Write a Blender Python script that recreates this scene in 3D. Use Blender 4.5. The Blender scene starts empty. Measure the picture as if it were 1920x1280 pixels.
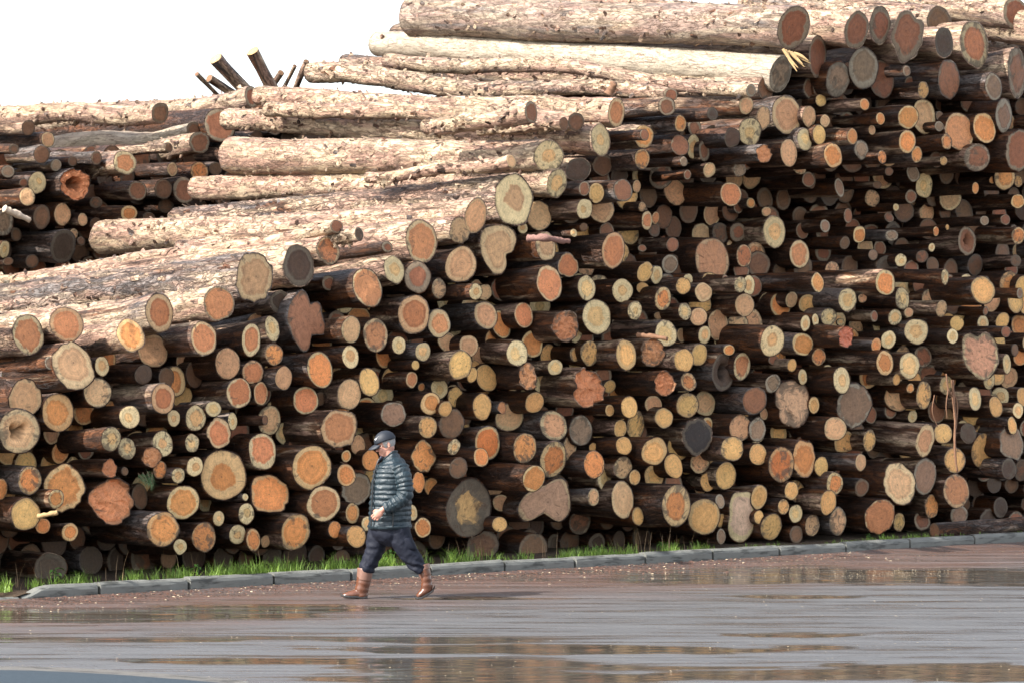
import bpy, bmesh, math, random
import numpy as np
from mathutils import Vector, Matrix

# ------------------------------------------------------------------ camera, sky, sun, exposure
scene = bpy.context.scene
COL = scene.collection
random.seed(7)
RNG = np.random.default_rng(7)
CAM_H, FPX, HORIZON = 2.4, 6000.0, 687.0

cam_data = bpy.data.cameras.new('camera')
cam = bpy.data.objects.new('camera', cam_data)
COL.objects.link(cam)
cam.location = (0, 0, CAM_H)
cam.rotation_euler = (math.radians(90), 0, 0)
cam_data.sensor_width = 36.0
cam_data.lens = FPX / 1920 * 36.0
cam_data.shift_y = (HORIZON - 640) / 1920
cam_data.clip_start = 0.5
cam_data.clip_end = 6000
cam_data.dof.use_dof = True
cam_data.dof.focus_distance = 35.5
cam_data.dof.aperture_fstop = 5.6
scene.camera = cam

SUN_EL, SUN_AZ = math.radians(41), math.radians(30)   # azimuth: from straight left towards the camera
to_sun = Vector((-math.cos(SUN_EL) * math.cos(SUN_AZ), -math.cos(SUN_EL) * math.sin(SUN_AZ), math.sin(SUN_EL)))
world = bpy.data.worlds.new('World')
scene.world = world
world.use_nodes = True
wn = world.node_tree
bg = wn.nodes['Background']
sky = wn.nodes.new('ShaderNodeTexSky')
sky.sky_type = 'NISHITA'
sky.sun_disc = False
sky.sun_elevation = SUN_EL
sky.sun_rotation = math.atan2(to_sun.x, to_sun.y)
sky.air_density = 1.0
sky.dust_density = 1.6
sky.ozone_density = 1.0
bg.inputs['Strength'].default_value = 0.15
hazy = wn.nodes.new('ShaderNodeHueSaturation')               # thin high haze: a paler, whiter daylight
hazy.inputs['Saturation'].default_value = 0.42
wn.links.new(sky.outputs['Color'], hazy.inputs['Color'])
wn.links.new(hazy.outputs['Color'], bg.inputs['Color'])

sun_data = bpy.data.lights.new('sun', 'SUN')
sun_data.energy = 3.6
sun_data.angle = math.radians(0.6)
sun_data.color = (1.0, 0.945, 0.865)
sun = bpy.data.objects.new('sun', sun_data)
COL.objects.link(sun)
sun.rotation_euler = to_sun.to_track_quat('Z', 'Y').to_euler()
sun.location = (-20, -5, 25)

scene.view_settings.view_transform = 'Standard'
scene.view_settings.look = 'None'
scene.view_settings.exposure = 1.5
scene.view_settings.gamma = 1.0
scene.view_settings.use_curve_mapping = False
scene.render.engine = 'CYCLES'
scene.cycles.max_bounces = 6
scene.cycles.diffuse_bounces = 3
scene.cycles.use_denoising = True

# ------------------------------------------------------------------ helpers
def hash3(ix, iy, iz):
    n = (ix.astype(np.int64) * 374761393 + iy.astype(np.int64) * 668265263 + iz.astype(np.int64) * 2147483647 * 3) & 0xFFFFFFFF
    n = ((n ^ (n >> 13)) * 1274126177) & 0xFFFFFFFF
    n = n ^ (n >> 16)
    return (n & 0xFFFF) / 65535.0

def vnoise(p):
    p = np.asarray(p, float)
    i = np.floor(p).astype(np.int64); f = p - i
    f = f * f * (3 - 2 * f)
    out = 0
    for dx in (0, 1):
        for dy in (0, 1):
            for dz in (0, 1):
                w = (f[..., 0] if dx else 1 - f[..., 0]) * (f[..., 1] if dy else 1 - f[..., 1]) * (f[..., 2] if dz else 1 - f[..., 2])
                out = out + w * hash3(i[..., 0] + dx, i[..., 1] + dy, i[..., 2] + dz)
    return out

def fbm(p, octv=3):
    p = np.asarray(p, float); a, s, t = 1.0, 0, 0
    for k in range(octv):
        s = s + a * vnoise(p * (2 ** k) + 17.3 * k); t += a; a *= 0.5
    return s / t

def sstep(a, b, x):
    t = np.clip((x - a) / (b - a), 0, 1)
    return t * t * (3 - 2 * t)

def new_mesh(name, verts, faces, mats=(), mat_idx=None, attrs=None, smooth=True):
    me = bpy.data.meshes.new(name)
    verts = np.asarray(verts, dtype=np.float32).reshape(-1, 3)
    me.vertices.add(len(verts)); me.vertices.foreach_set('co', verts.ravel())
    if isinstance(faces, list):
        lens = np.array([len(f) for f in faces], dtype=np.int32)
        flat = np.concatenate([np.asarray(f, dtype=np.int32) for f in faces]) if len(faces) else np.zeros(0, np.int32)
    else:
        faces = np.asarray(faces, dtype=np.int32)
        lens = np.full(len(faces), faces.shape[1], dtype=np.int32); flat = faces.ravel()
    me.loops.add(len(flat)); me.loops.foreach_set('vertex_index', flat)
    me.polygons.add(len(lens))
    st = np.zeros(len(lens), np.int32); st[1:] = np.cumsum(lens)[:-1]
    me.polygons.foreach_set('loop_start', st)
    me.polygons.foreach_set('loop_total', lens)
    for m in mats: me.materials.append(m)
    if mat_idx is not None: me.polygons.foreach_set('material_index', np.asarray(mat_idx, np.int32))
    me.polygons.foreach_set('use_smooth', np.full(len(lens), smooth))
    for k, v in (attrs or {}).items():
        v = np.asarray(v, dtype=np.float32)
        if v.ndim == 1:
            a = me.attributes.new(k, 'FLOAT', 'POINT'); a.data.foreach_set('value', v)
        elif v.shape[1] == 3:
            a = me.attributes.new(k, 'FLOAT_VECTOR', 'POINT'); a.data.foreach_set('vector', v.ravel())
        else:
            a = me.attributes.new(k, 'FLOAT_COLOR', 'POINT'); a.data.foreach_set('color', v.ravel())
    me.update(calc_edges=True)
    me.validate()
    return me

def link(name, me, parent=None):
    o = bpy.data.objects.new(name, me); COL.objects.link(o)
    if parent is not None: o.parent = parent
    return o

def tag(o, label=None, cat=None, group=None, kind=None):
    if label: o['label'] = label
    if cat: o['category'] = cat
    if group: o['group'] = group
    if kind: o['kind'] = kind
    return o

class MB:                       # collects arrays of verts / faces into one mesh
    def __init__(s): s.v = []; s.f = []; s.n = 0; s.m = []; s.a = {}
    def add(s, v, f, mi=0, **attrs):
        v = np.asarray(v, float).reshape(-1, 3)
        s.v.append(v); s.f += [tuple(int(i) + s.n for i in q) for q in f]; s.m += [mi] * len(f)
        for k, x in attrs.items(): s.a.setdefault(k, []).append(np.asarray(x, float))
        s.n += len(v)
    def mesh(s, name, mats, smooth=True):
        return new_mesh(name, np.concatenate(s.v), s.f, mats, s.m, {k: np.concatenate(x) for k, x in s.a.items()}, smooth)

def grid_faces(nr, nc, wrap=True, off=0):
    i = np.arange(nr - 1)[:, None]; j = np.arange(nc if wrap else nc - 1)[None, :]
    a = i * nc + j; b = i * nc + (j + 1) % nc
    return np.stack([a, b, b + nc, a + nc], -1).reshape(-1, 4) + off

# ------------------------------------------------------------------ pixel <-> place (kerb line and log direction measured on the photograph)
E2 = np.array([0.748, 0.664]); A2 = np.array([-0.664, 0.748])      # along the kerb, along the logs (away)
E2 /= np.linalg.norm(E2); A2 = np.array([-E2[1], E2[0]])
K0 = np.array([-4.73, 33.03])                                       # a point on the kerb foot
def on_plane(u, v, t, batter=0.0):
    d = np.array([(u - 960) / FPX, 1.0, (HORIZON - v) / FPX])
    lam = (t + batter * CAM_H + K0 @ A2) / (d[:2] @ A2 - batter * d[2])
    return np.array([0, 0, CAM_H]) + lam * d
def on_depth(u, v, Y):
    return np.array([(u - 960) / FPX * Y, Y, CAM_H + (HORIZON - v) / FPX * Y])
def on_ground(u, v, z=0.0):
    Y = FPX * (CAM_H - z) / (v - HORIZON); return on_depth(u, v, Y)
def kerb_pt(s, q, z):            # s along the kerb, q behind it
    p = K0 + s * E2 + q * A2
    return (p[0], p[1], z)
def pix(p):
    return 960 + FPX * p[0] / p[1], HORIZON - FPX * (p[2] - CAM_H) / p[1]

# ------------------------------------------------------------------ materials
class NT:
    def __init__(s, name):
        s.mat = bpy.data.materials.new(name); s.mat.use_nodes = True
        s.t = s.mat.node_tree; s.n = s.t.nodes; s.bsdf = s.n['Principled BSDF']; s.out = s.n['Material Output']
    def node(s, typ, **kw):
        nd = s.n.new(typ)
        for k, v in kw.items():
            if k in ('ins',):
                for a, b in v.items(): s.set(nd.inputs[a], b)
            else: setattr(nd, k, v)
        return nd
    def set(s, sock, val):
        if isinstance(val, bpy.types.NodeSocket): s.t.links.new(val, sock)
        elif isinstance(val, (tuple, list)) and len(val) == 3 and sock.type == 'RGBA': sock.default_value = (*val, 1)
        else: sock.default_value = val
    def math(s, op, a, b=None, c=None, clamp=False):
        nd = s.n.new('ShaderNodeMath'); nd.operation = op; nd.use_clamp = clamp
        s.set(nd.inputs[0], a)
        if b is not None: s.set(nd.inputs[1], b)
        if c is not None: s.set(nd.inputs[2], c)
        return nd.outputs[0]
    def vmath(s, op, a, b=None, out=0):
        nd = s.n.new('ShaderNodeVectorMath'); nd.operation = op
        s.set(nd.inputs[0], a)
        if b is not None:
            s.set(nd.inputs['Scale'] if op == 'SCALE' else nd.inputs[1], b)
        return nd.outputs['Value'] if op in ('LENGTH', 'DOT_PRODUCT') else nd.outputs[0]
    def mix(s, fac, a, b, mode='MIX'):
        nd = s.n.new('ShaderNodeMix'); nd.data_type = 'RGBA'; nd.blend_type = mode
        s.set(nd.inputs[0], fac); s.set(nd.inputs[6], a); s.set(nd.inputs[7], b)
        return nd.outputs[2]
    def ramp(s, x, lo, hi, a=0.0, b=1.0, smooth=True):
        nd = s.n.new('ShaderNodeMapRange'); nd.interpolation_type = 'SMOOTHSTEP' if smooth else 'LINEAR'
        for i, v in enumerate((x, lo, hi, a, b)): s.set(nd.inputs[i], v)
        return nd.outputs[0]
    def noise(s, vec, scale, detail=4, rough=0.55, dist=0.0):
        nd = s.n.new('ShaderNodeTexNoise'); nd.noise_dimensions = '3D'
        if vec is not None: s.set(nd.inputs['Vector'], vec)
        nd.inputs['Scale'].default_value = scale; nd.inputs['Detail'].default_value = detail
        nd.inputs['Roughness'].default_value = rough; nd.inputs['Distortion'].default_value = dist
        return nd.outputs[0]
    def voro(s, vec, scale, feature='DISTANCE_TO_EDGE', out='Distance'):
        nd = s.n.new('ShaderNodeTexVoronoi'); nd.feature = feature
        s.set(nd.inputs['Vector'], vec); nd.inputs['Scale'].default_value = scale
        return nd.outputs[out]
    def attr(s, name, out='Vector'):
        nd = s.n.new('ShaderNodeAttribute'); nd.attribute_name = name; return nd.outputs[out]
    def sep(s, v):
        nd = s.n.new('ShaderNodeSeparateXYZ'); s.set(nd.inputs[0], v); return nd.outputs
    def comb(s, x, y, z):
        nd = s.n.new('ShaderNodeCombineXYZ')
        for i, v in enumerate((x, y, z)): s.set(nd.inputs[i], v)
        return nd.outputs[0]
    def bump(s, h, strength=0.5, dist=0.02, normal=None):
        nd = s.n.new('ShaderNodeBump'); s.set(nd.inputs['Strength'], strength); nd.inputs['Distance'].default_value = dist
        s.set(nd.inputs['Height'], h)
        if normal is not None: s.set(nd.inputs['Normal'], normal)
        return nd.outputs[0]
    def obj(s):
        return s.n.new('ShaderNodeTexCoord').outputs['Object']
    def pos(s):
        return s.n.new('ShaderNodeNewGeometry').outputs['Position']
    def fin(s, color=None, rough=None, normal=None, spec=None, **kw):
        b = s.bsdf.inputs
        if color is not None: s.set(b['Base Color'], color)
        if rough is not None: s.set(b['Roughness'], rough)
        if normal is not None: s.set(b['Normal'], normal)
        if spec is not None: s.set(b['Specular IOR Level'], spec)
        for k, v in kw.items(): s.set(b[k.replace('_', ' ')], v)
        return s.mat

def mat_bark():
    m = NT('bark')
    lp = m.attr('lp'); tone = m.sep(m.attr('tone'))
    x, y, z = m.sep(lp)[:3]
    v = m.comb(m.math('MULTIPLY', x, 0.30), y, z)             # plates run along the trunk
    vs = m.comb(m.math('MULTIPLY', x, 0.11), y, z)            # long streaks
    nz = m.n.new('ShaderNodeTexNoise'); m.set(nz.inputs['Vector'], v); nz.inputs['Scale'].default_value = 9; nz.inputs['Detail'].default_value = 4
    warp = m.vmath('ADD', v, m.vmath('SCALE', nz.outputs[1], 0.13))
    edge = m.voro(warp, 12)
    ridge = m.math('ABSOLUTE', m.math('SUBTRACT', m.noise(warp, 14, 4, 0.6, 0.5), 0.5))
    furrow = m.math('MULTIPLY', m.ramp(edge, 0.0, 0.13), m.ramp(ridge, 0.0, 0.05))
    plate = m.mix(m.ramp(tone[2], 0.45, 0.95), m.ramp(ridge, 0.0, 0.05), furrow)
    cell = m.sep(m.voro(warp, 17, 'F1', 'Color'))[0]
    fine = m.noise(v, 75, 5, 0.68)
    streak = m.noise(vs, 34, 4, 0.65, 0.3)
    patch = m.noise(vs, 6.5, 5, 0.62, 0.3)
    patch2 = m.noise(m.vmath('ADD', vs, (7.1, 3.3, 1.7)), 7.0, 4, 0.6, 0.4)
    patch3 = m.noise(m.vmath('ADD', vs, (1.1, 9.3, 4.7)), 4.5, 5, 0.65, 0.5)
    dark = (0.018, 0.011, 0.008)
    tex = m.ramp(m.math('ADD', m.math('MULTIPLY', fine, 0.42), m.math('ADD', m.math('MULTIPLY', cell, 0.26), m.math('MULTIPLY', streak, 0.5))), 0.30, 0.80, smooth=False)
    brown = m.mix(tex, (0.006, 0.003, 0.002), (0.050, 0.021, 0.010))
    rust = m.mix(tex, (0.022, 0.008, 0.0035), (0.165, 0.060, 0.021))
    grey = m.mix(tex, (0.035, 0.030, 0.028), (0.24, 0.215, 0.20))
    pink = m.mix(tex, (0.065, 0.032, 0.022), (0.46, 0.285, 0.205))
    cream = m.mix(tex, (0.115, 0.066, 0.034), (0.60, 0.46, 0.31))
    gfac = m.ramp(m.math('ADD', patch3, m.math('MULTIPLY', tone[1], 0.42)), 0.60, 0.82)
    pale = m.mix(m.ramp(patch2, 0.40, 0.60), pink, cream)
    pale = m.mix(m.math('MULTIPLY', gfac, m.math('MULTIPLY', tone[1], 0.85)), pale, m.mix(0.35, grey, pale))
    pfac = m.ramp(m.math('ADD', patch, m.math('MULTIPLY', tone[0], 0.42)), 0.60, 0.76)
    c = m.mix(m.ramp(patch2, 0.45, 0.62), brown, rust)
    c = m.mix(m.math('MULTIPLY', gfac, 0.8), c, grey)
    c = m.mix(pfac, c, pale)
    c = m.mix(m.math('MULTIPLY', m.ramp(tone[0], 1.02, 1.15), 0.85), c, m.mix(streak, (0.24, 0.19, 0.13), (0.54, 0.48, 0.38)))   # peeled trunks
    crack = m.math('MULTIPLY', m.math('SUBTRACT', 1.0, plate), m.math('ADD', 0.30, m.math('MULTIPLY', tone[2], 0.6)), clamp=True)
    c = m.mix(crack, c, m.mix(0.22, dark, c))
    fl = m.ramp(m.noise(m.vmath('ADD', vs, (2.0, 5.0, 8.0)), 30, 5, 0.72, 0.6), 0.555, 0.62)
    c = m.mix(m.math('MULTIPLY', fl, 0.7), c, m.mix(fine, (0.03, 0.018, 0.012), (0.16, 0.085, 0.055)))
    h = m.math('ADD', m.math('MULTIPLY', plate, m.math('ADD', 0.30, tone[2])), m.math('ADD', m.math('MULTIPLY', fine, 0.5), m.math('ADD', m.math('MULTIPLY', cell, 0.45), m.math('MULTIPLY', streak, 0.5))))
    wet = m.ramp(m.noise(v, 2.3, 2), 0.35, 0.7, 0.45, 0.9)
    return m.fin(c, wet, m.bump(h, 1.0, 0.020), 0.3)

def mat_end():
    m = NT('sawn_wood')
    ep = m.attr('ep'); hc = m.attr('hc', 'Color'); sc = m.attr('sc', 'Color'); pr = m.sep(m.attr('pp'))
    x, y, seed = m.sep(ep)[:3]
    flat = m.comb(x, y, 0.0)
    rr = m.vmath('LENGTH', flat)
    sv = m.comb(x, y, seed)
    wa = m.attr('hc', 'Alpha')
    wob = m.noise(sv, 1.8, 5, 0.6, 0.4)
    rw = m.math('ADD', rr, m.math('MULTIPLY', m.math('SUBTRACT', wob, 0.5), wa))
    heart = m.ramp(rw, m.math('SUBTRACT', pr[0], 0.05), m.math('ADD', pr[0], 0.035), 1.0, 0.0)
    rings = m.math('SINE', m.math('MULTIPLY', m.math('ADD', rw, m.math('MULTIPLY', wob, 0.12)), 58.0))
    rings2 = m.math('SINE', m.math('MULTIPLY', m.math('ADD', rw, m.math('MULTIPLY', wob, 0.2)), 23.0))
    dr = m.vmath('NORMALIZE', flat)
    dx, dy, _ = m.sep(dr)[:3]
    radial = m.noise(m.comb(m.math('MULTIPLY', dx, 3.2), m.math('MULTIPLY', dy, 3.2), m.math('ADD', m.math('MULTIPLY', rr, 0.45), seed)), 3.4, 5, 0.7)
    saw = m.noise(m.comb(m.math('MULTIPLY', m.math('ADD', x, m.math('MULTIPLY', y, pr[2])), 26.0), m.math('MULTIPLY', y, 0.9), seed), 1.0, 3, 0.6)
    fine = m.noise(sv, 14, 5, 0.7)
    blot = m.noise(m.vmath('ADD', sv, (3.1, 5.7, 0.4)), 1.9, 4, 0.62, 0.7)
    c = m.mix(heart, sc, hc)
    edge_in = m.math('MULTIPLY', m.ramp(m.math('ABSOLUTE', m.math('SUBTRACT', rw, m.math('SUBTRACT', pr[0], 0.06))), 0.0, 0.16, 1.0, 0.0), -0.16)
    val = m.math('ADD', m.math('ADD', 1.07, edge_in), m.math('MULTIPLY', rings, 0.06))
    val = m.math('ADD', val, m.math('MULTIPLY', rings2, 0.08))
    val = m.math('ADD', val, m.math('MULTIPLY', m.math('SUBTRACT', radial, 0.5), 0.85))
    val = m.math('ADD', val, m.math('MULTIPLY', m.math('SUBTRACT', saw, 0.5), 0.55))
    val = m.math('ADD', val, m.math('MULTIPLY', m.math('SUBTRACT', fine, 0.5), 0.5))
    val = m.math('ADD', val, m.math('MULTIPLY', m.math('SUBTRACT', blot, 0.45), 1.0))
    cc = m.n.new('ShaderNodeHueSaturation'); m.set(cc.inputs['Value'], val); m.set(cc.inputs['Color'], c)
    c = cc.outputs[0]
    # grey fungal bloom, mostly in the outer wood
    bl = m.ramp(m.math('ADD', m.math('ADD', blot, m.math('MULTIPLY', rr, 0.16)), m.math('MULTIPLY', pr[1], 0.5)), 0.70, 0.86)
    c = m.mix(m.math('MULTIPLY', bl, 0.82), c, m.mix(fine, (0.040, 0.031, 0.023), (0.17, 0.135, 0.095)))
    mud = m.ramp(m.math('ADD', m.noise(m.vmath('ADD', sv, (9.0, 2.0, 1.3)), 2.6, 6, 0.72, 0.5), m.math('MULTIPLY', pr[1], 0.25)), 0.60, 0.75)
    c = m.mix(m.math('MULTIPLY', mud, 0.68), c, m.mix(fine, (0.035, 0.019, 0.011), (0.15, 0.075, 0.04)))
    # drying checks and pith
    ck = m.math('MULTIPLY', m.ramp(radial, m.math('ADD', 0.27, m.math('MULTIPLY', m.math('SINE', m.math('MULTIPLY', seed, 7.0)), 0.05)), m.math('ADD', 0.33, m.math('MULTIPLY', m.math('SINE', m.math('MULTIPLY', seed, 7.0)), 0.05)), 1.0, 0.0), m.ramp(rr, 0.05, 0.3))
    c = m.mix(m.math('MULTIPLY', ck, 0.75), c, (0.04, 0.022, 0.014))
    pith = m.ramp(m.math('ADD', rr, m.math('MULTIPLY', m.math('SUBTRACT', fine, 0.5), 0.07)), 0.02, 0.065, 1.0, 0.0)
    c = m.mix(m.math('MULTIPLY', pith, 0.55), c, (0.10, 0.05, 0.03))
    # dirt and bark dust at the rim
    rim = m.math('MULTIPLY', m.ramp(m.math('ADD', rr, m.math('MULTIPLY', m.math('SUBTRACT', fine, 0.5), 0.22)), 0.92, 1.02), 0.65)
    c = m.mix(rim, c, (0.06, 0.042, 0.028))
    h = m.math('ADD', m.math('MULTIPLY', saw, 0.6), m.math('ADD', m.math('MULTIPLY', rings, 0.08), m.math('ADD', fine, m.math('MULTIPLY', ck, -2.0))))
    return m.fin(c, m.ramp(blot, 0.3, 0.7, 0.55, 0.85), m.bump(h, 0.55, 0.007), 0.3)

BARK = mat_bark(); WOOD = mat_end()

def simple_mat(name, col, rough=0.6, var=0.25, scale=12, bump=0.0, bscale=None, spec=0.5, bdist=0.01, **kw):
    m = NT(name); p = m.obj()
    n = m.noise(p, scale, 5, 0.6)
    c = m.mix(n, tuple(x * (1 - var) for x in col), tuple(min(1, x * (1 + var)) for x in col))
    nrm = m.bump(m.noise(p, bscale or scale * 3, 5, 0.65), bump, bdist) if bump else None
    return m.fin(c, rough, nrm, spec, **kw)

# ------------------------------------------------------------------ setting: ground, road, soil, kerb
def mat_road():
    m = NT('wet_asphalt')
    p = m.pos(); wet = m.attr('wet', 'Fac'); dirt = m.attr('dirt', 'Fac')
    px, py, pz = m.sep(p)[:3]
    st = m.comb(m.math('MULTIPLY', px, 0.22), py, 0.0)
    grit = m.noise(p, 85, 3, 0.7)
    grit2 = m.noise(p, 28, 4, 0.7)
    big = m.noise(st, 1.3, 5, 0.6, 0.4)
    streak = m.noise(m.vmath('ADD', st, (4.0, 2.0, 0.0)), 3.2, 4, 0.6)
    c = m.mix(grit, (0.034, 0.034, 0.035), (0.135, 0.135, 0.137))
    c = m.mix(m.math('MULTIPLY', dirt, m.ramp(m.math('ADD', grit2, m.math('MULTIPLY', big, 0.4)), 0.48, 0.78)), c, m.mix(grit, (0.045, 0.024, 0.018), (0.15, 0.085, 0.066)))
    c = m.mix(m.math('MULTIPLY', m.ramp(grit2, 0.66, 0.76), 0.5), c, (0.25, 0.21, 0.16))
    film = m.ramp(m.math('ADD', streak, m.math('MULTIPLY', wet, 0.5)), 0.42, 0.62)
    c = m.mix(m.math('MULTIPLY', wet, 0.75), c, (0.075, 0.062, 0.045))
    rough = m.ramp(film, 0, 1, 0.50, 0.15, smooth=False)
    rough = m.math('ADD', rough, m.math('MULTIPLY', grit2, 0.1))
    rough = m.math('MULTIPLY', rough, m.ramp(wet, 0.2, 0.85, 1.0, 0.16))
    bs = m.math('MULTIPLY', m.ramp(wet, 0.15, 0.75, 0.9, 0.05), m.ramp(film, 0, 1, 1.0, 0.45))
    nrm = m.bump(m.math('ADD', grit, m.math('MULTIPLY', grit2, 0.8)), bs, 0.006)
    rib = m.noise(m.comb(m.math('MULTIPLY', px, 0.13), py, 2.0), 1.45, 4, 0.55, 0.3)
    nrm = m.bump(rib, m.ramp(wet, 0.1, 0.8, 1.0, 0.10), 0.34, nrm)
    return m.fin(c, rough, nrm, 0.6)

def mat_soil():
    m = NT('soil'); p = m.pos()
    n = m.noise(p, 14, 6, 0.7); n2 = m.noise(p, 60, 4, 0.7)
    c = m.mix(n, (0.028, 0.018, 0.012), (0.12, 0.08, 0.05))
    c = m.mix(m.ramp(n2, 0.58, 0.7), c, (0.16, 0.085, 0.05))
    return m.fin(c, 0.85, m.bump(m.math('ADD', n, n2), 1.0, 0.03), 0.3)

def mat_concrete(name, a, b, sc=6.0):
    m = NT(name); p = m.pos()
    n = m.noise(p, sc, 5, 0.65, 0.3); n2 = m.noise(p, 70, 4, 0.7); st = m.noise(m.vmath('MULTIPLY', p, (1.0, 1.0, 6.0)), 3.5, 4, 0.6)
    c = m.mix(n, a, b)
    c = m.mix(m.math('MULTIPLY', m.ramp(st, 0.50, 0.64), 0.75), c, tuple(x * 0.35 for x in a))
    c = m.mix(m.math('MULTIPLY', m.ramp(n2, 0.62, 0.72), 0.5), c, tuple(x * 0.5 for x in a))
    return m.fin(c, m.ramp(n, 0.3, 0.7, 0.5, 0.85), m.bump(m.math('ADD', n2, m.math('MULTIPLY', n, 0.7)), 0.6, 0.01), 0.4)

ROAD = mat_road(); SOIL = mat_soil()
KERB = mat_concrete('kerb_concrete', (0.082, 0.085, 0.078), (0.22, 0.222, 0.202))

gm = new_mesh('ground', [(-3000, -50, -0.03), (3000, -50, -0.03), (3000, 5000, -0.03), (-3000, 5000, -0.03)], [(0, 1, 2, 3)], [SOIL])
tag(link('ground', gm), kind='structure')

def kerb_s(u, q=0.0):           # s of the kerb line where it crosses picture column u
    k = (u - 960) / FPX; b = K0 + q * A2
    return (k * b[1] - b[0]) / (E2[0] - k * E2[1])

PUD = [(1600, 1079, 3.3, 1.55), (1330, 1083, 1.6, 0.6), (150, 1152, 2.2, 0.95), (480, 1140, 1.2, 0.55), (1080, 1216, 1.9, 0.5), (1800, 1262, 1.6, 0.75), (620, 1238, 1.6, 0.28),
       (1560, 1262, 1.4, 0.5), (1500, 1190, 0.5, 0.2), (1500, 1118, 0.6, 0.22), (850, 1262, 1.0, 0.3), (940, 1122, 0.7, 0.18), (1230, 1250, 1.3, 0.16)]
def road_sheet():
    xs = np.concatenate([np.linspace(-14, -6.2, 24), np.arange(-6.1, 8.6, 0.09), np.linspace(8.8, 18, 24)])
    ys = np.concatenate([np.linspace(8, 23, 30), np.arange(23.1, 46, 0.085), np.linspace(46.3, 60, 20)])
    X, Y = np.meshgrid(xs, ys)
    q = (X - K0[0]) * A2[0] + (Y - K0[1]) * A2[1]
    P = np.stack([X * 1.1, Y * 1.6, X * 0 + 0.5], -1)
    wob = fbm(P, 4)
    wet = np.zeros_like(X)
    for (u, v, hx, hy) in PUD:
        c = on_ground(u, v)
        d = np.sqrt(((X - c[0]) / hx) ** 2 + ((Y - c[1]) / hy) ** 2)
        wet = np.maximum(wet, sstep(1.18, 0.80, d + (wob - 0.5) * 1.9))
    nat = fbm(np.stack([X * 0.33 + 9, Y * 1.1, X * 0 + 3], -1), 4)
    wet = np.maximum(wet, sstep(0.56, 0.68, nat) * sstep(30.0, 27.5, Y) * 0.9)
    wet *= sstep(-0.12, -0.30, q)
    dirt = np.clip(sstep(-5.5, -0.6, q + (wob - 0.5) * 4), 0, 1)
    rip = (fbm(np.stack([X * 1.6, Y * 3.0, X * 0], -1), 3) - 0.5) * 0.008 + (fbm(np.stack([X * 0.22, Y * 0.8, X * 0 + 8], -1), 3) - 0.5) * 0.035
    Z = rip * (1 - wet) - 0.004 * wet
    Z += 0.03 * sstep(-0.35, -0.02, q) * (0.4 + wob)            # grit banked against the kerb
    keep = q < 0.12
    nr, nc = X.shape
    f = grid_faces(nr, nc, wrap=False)
    f = f[keep.ravel()[f].any(1)]
    used = np.zeros(nr * nc, bool); used[f.ravel()] = True
    idx = np.cumsum(used) - 1
    V = np.stack([X, Y, Z], -1).reshape(-1, 3)[used]
    me = new_mesh('road', V, idx[f], [ROAD], None, {'wet': wet.ravel()[used], 'dirt': dirt.ravel()[used]})
    return tag(link('road', me), kind='structure')
road_sheet()

def soil_sheet():
    s = np.concatenate([np.linspace(-16, -1.5, 40), np.arange(-1.4, 24, 0.12), np.linspace(24.5, 40, 20)])
    q = np.concatenate([np.arange(0.03, 1.6, 0.07), np.linspace(1.8, 28, 30)])
    S, Q = np.meshgrid(s, q)
    n = fbm(np.stack([S * 2.2, Q * 2.2, S * 0], -1), 4)
    s0 = kerb_s(48)
    edge = 1 - sstep(s0 - 0.35, s0 + 0.05, S)
    Z = 0.085 + 0.05 * (n - 0.5) + 0.05 * sstep(0.2, 1.2, Q)
    Z = Z * (1 - edge * (1 - sstep(0.05, 0.6, Q))) - 0.012 * edge * (Q < 0.05)
    X = K0[0] + S * E2[0] + Q * A2[0]; Y = K0[1] + S * E2[1] + Q * A2[1]
    me = new_mesh('soil_strip', np.stack([X, Y, Z], -1).reshape(-1, 3), grid_faces(*S.shape, wrap=False), [SOIL])
    tag(link('soil_strip', me), kind='structure')
soil_sheet()

def kerb():
    root = link('kerb', None); root.location = kerb_pt(kerb_s(40), 0, 0)
    tag(root, 'low grey concrete kerb along the foot of the log pile', None, None, 'structure')
    us = [-110, 40, 187, 355, 514, 660, 808, 947, 1079, 1210, 1337, 1462, 1586, 1707, 1828, 1945, 2060, 2170]
    ax = np.array([*E2, 0]); ay = np.array([*A2, 0]); base = np.array(root.location)
    for k, (u0, u1) in enumerate(zip(us[:-1], us[1:])):
        s0, s1 = kerb_s(u0) + 0.007, kerb_s(u1) - 0.007
        n = 9
        S = np.linspace(s0, s1, n); S[0] += 0.012; S[-1] -= 0.012
        dz, dq, tl = random.uniform(-0.008, 0.008), random.uniform(-0.008, 0.008), random.uniform(-0.006, 0.006)
        prof = np.array([(0.0, -0.06), (-0.004, 0.10), (0.006, 0.128), (0.03, 0.148), (0.08, 0.153), (0.132, 0.150), (0.15, 0.135), (0.155, -0.06)])
        V = []
        for i, s in enumerate(S):
            f = (i / (n - 1) - 0.5)
            end = 1.0 if 0 < i < n - 1 else 0.0
            jit = (fbm(np.stack([prof[:, 0] * 30 + s * 9, prof[:, 1] * 30, prof[:, 0] * 0 + k], -1), 2) - 0.5) * 0.014
            drop = 0.0
            if k == 0: drop = 0.105
            if k == 1: drop = 0.10 * (1 - sstep(0.0, 0.45, (s - s0) / 0.75))
            for (qq, zz), j in zip(prof, jit):
                z2 = zz + dz + f * tl * 2 + j
                if zz > 0.05: z2 -= drop
                q2 = qq + dq + j - (0 if end else (0.006 if qq < 0.05 else -0.006)) * -1
                V.append(np.array(kerb_pt(s, q2, z2)) - base)
        V = np.array(V); m = len(prof)
        F = [tuple(r) for r in grid_faces(n, m, wrap=False)[:, ::-1]]
        F += [tuple(range(m)), tuple(range((n - 1) * m, n * m))[::-1]]
        me = new_mesh('kerb_stone', V, F, [KERB], smooth=False)
        link('kerb_stone', me, root)
kerb()

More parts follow.
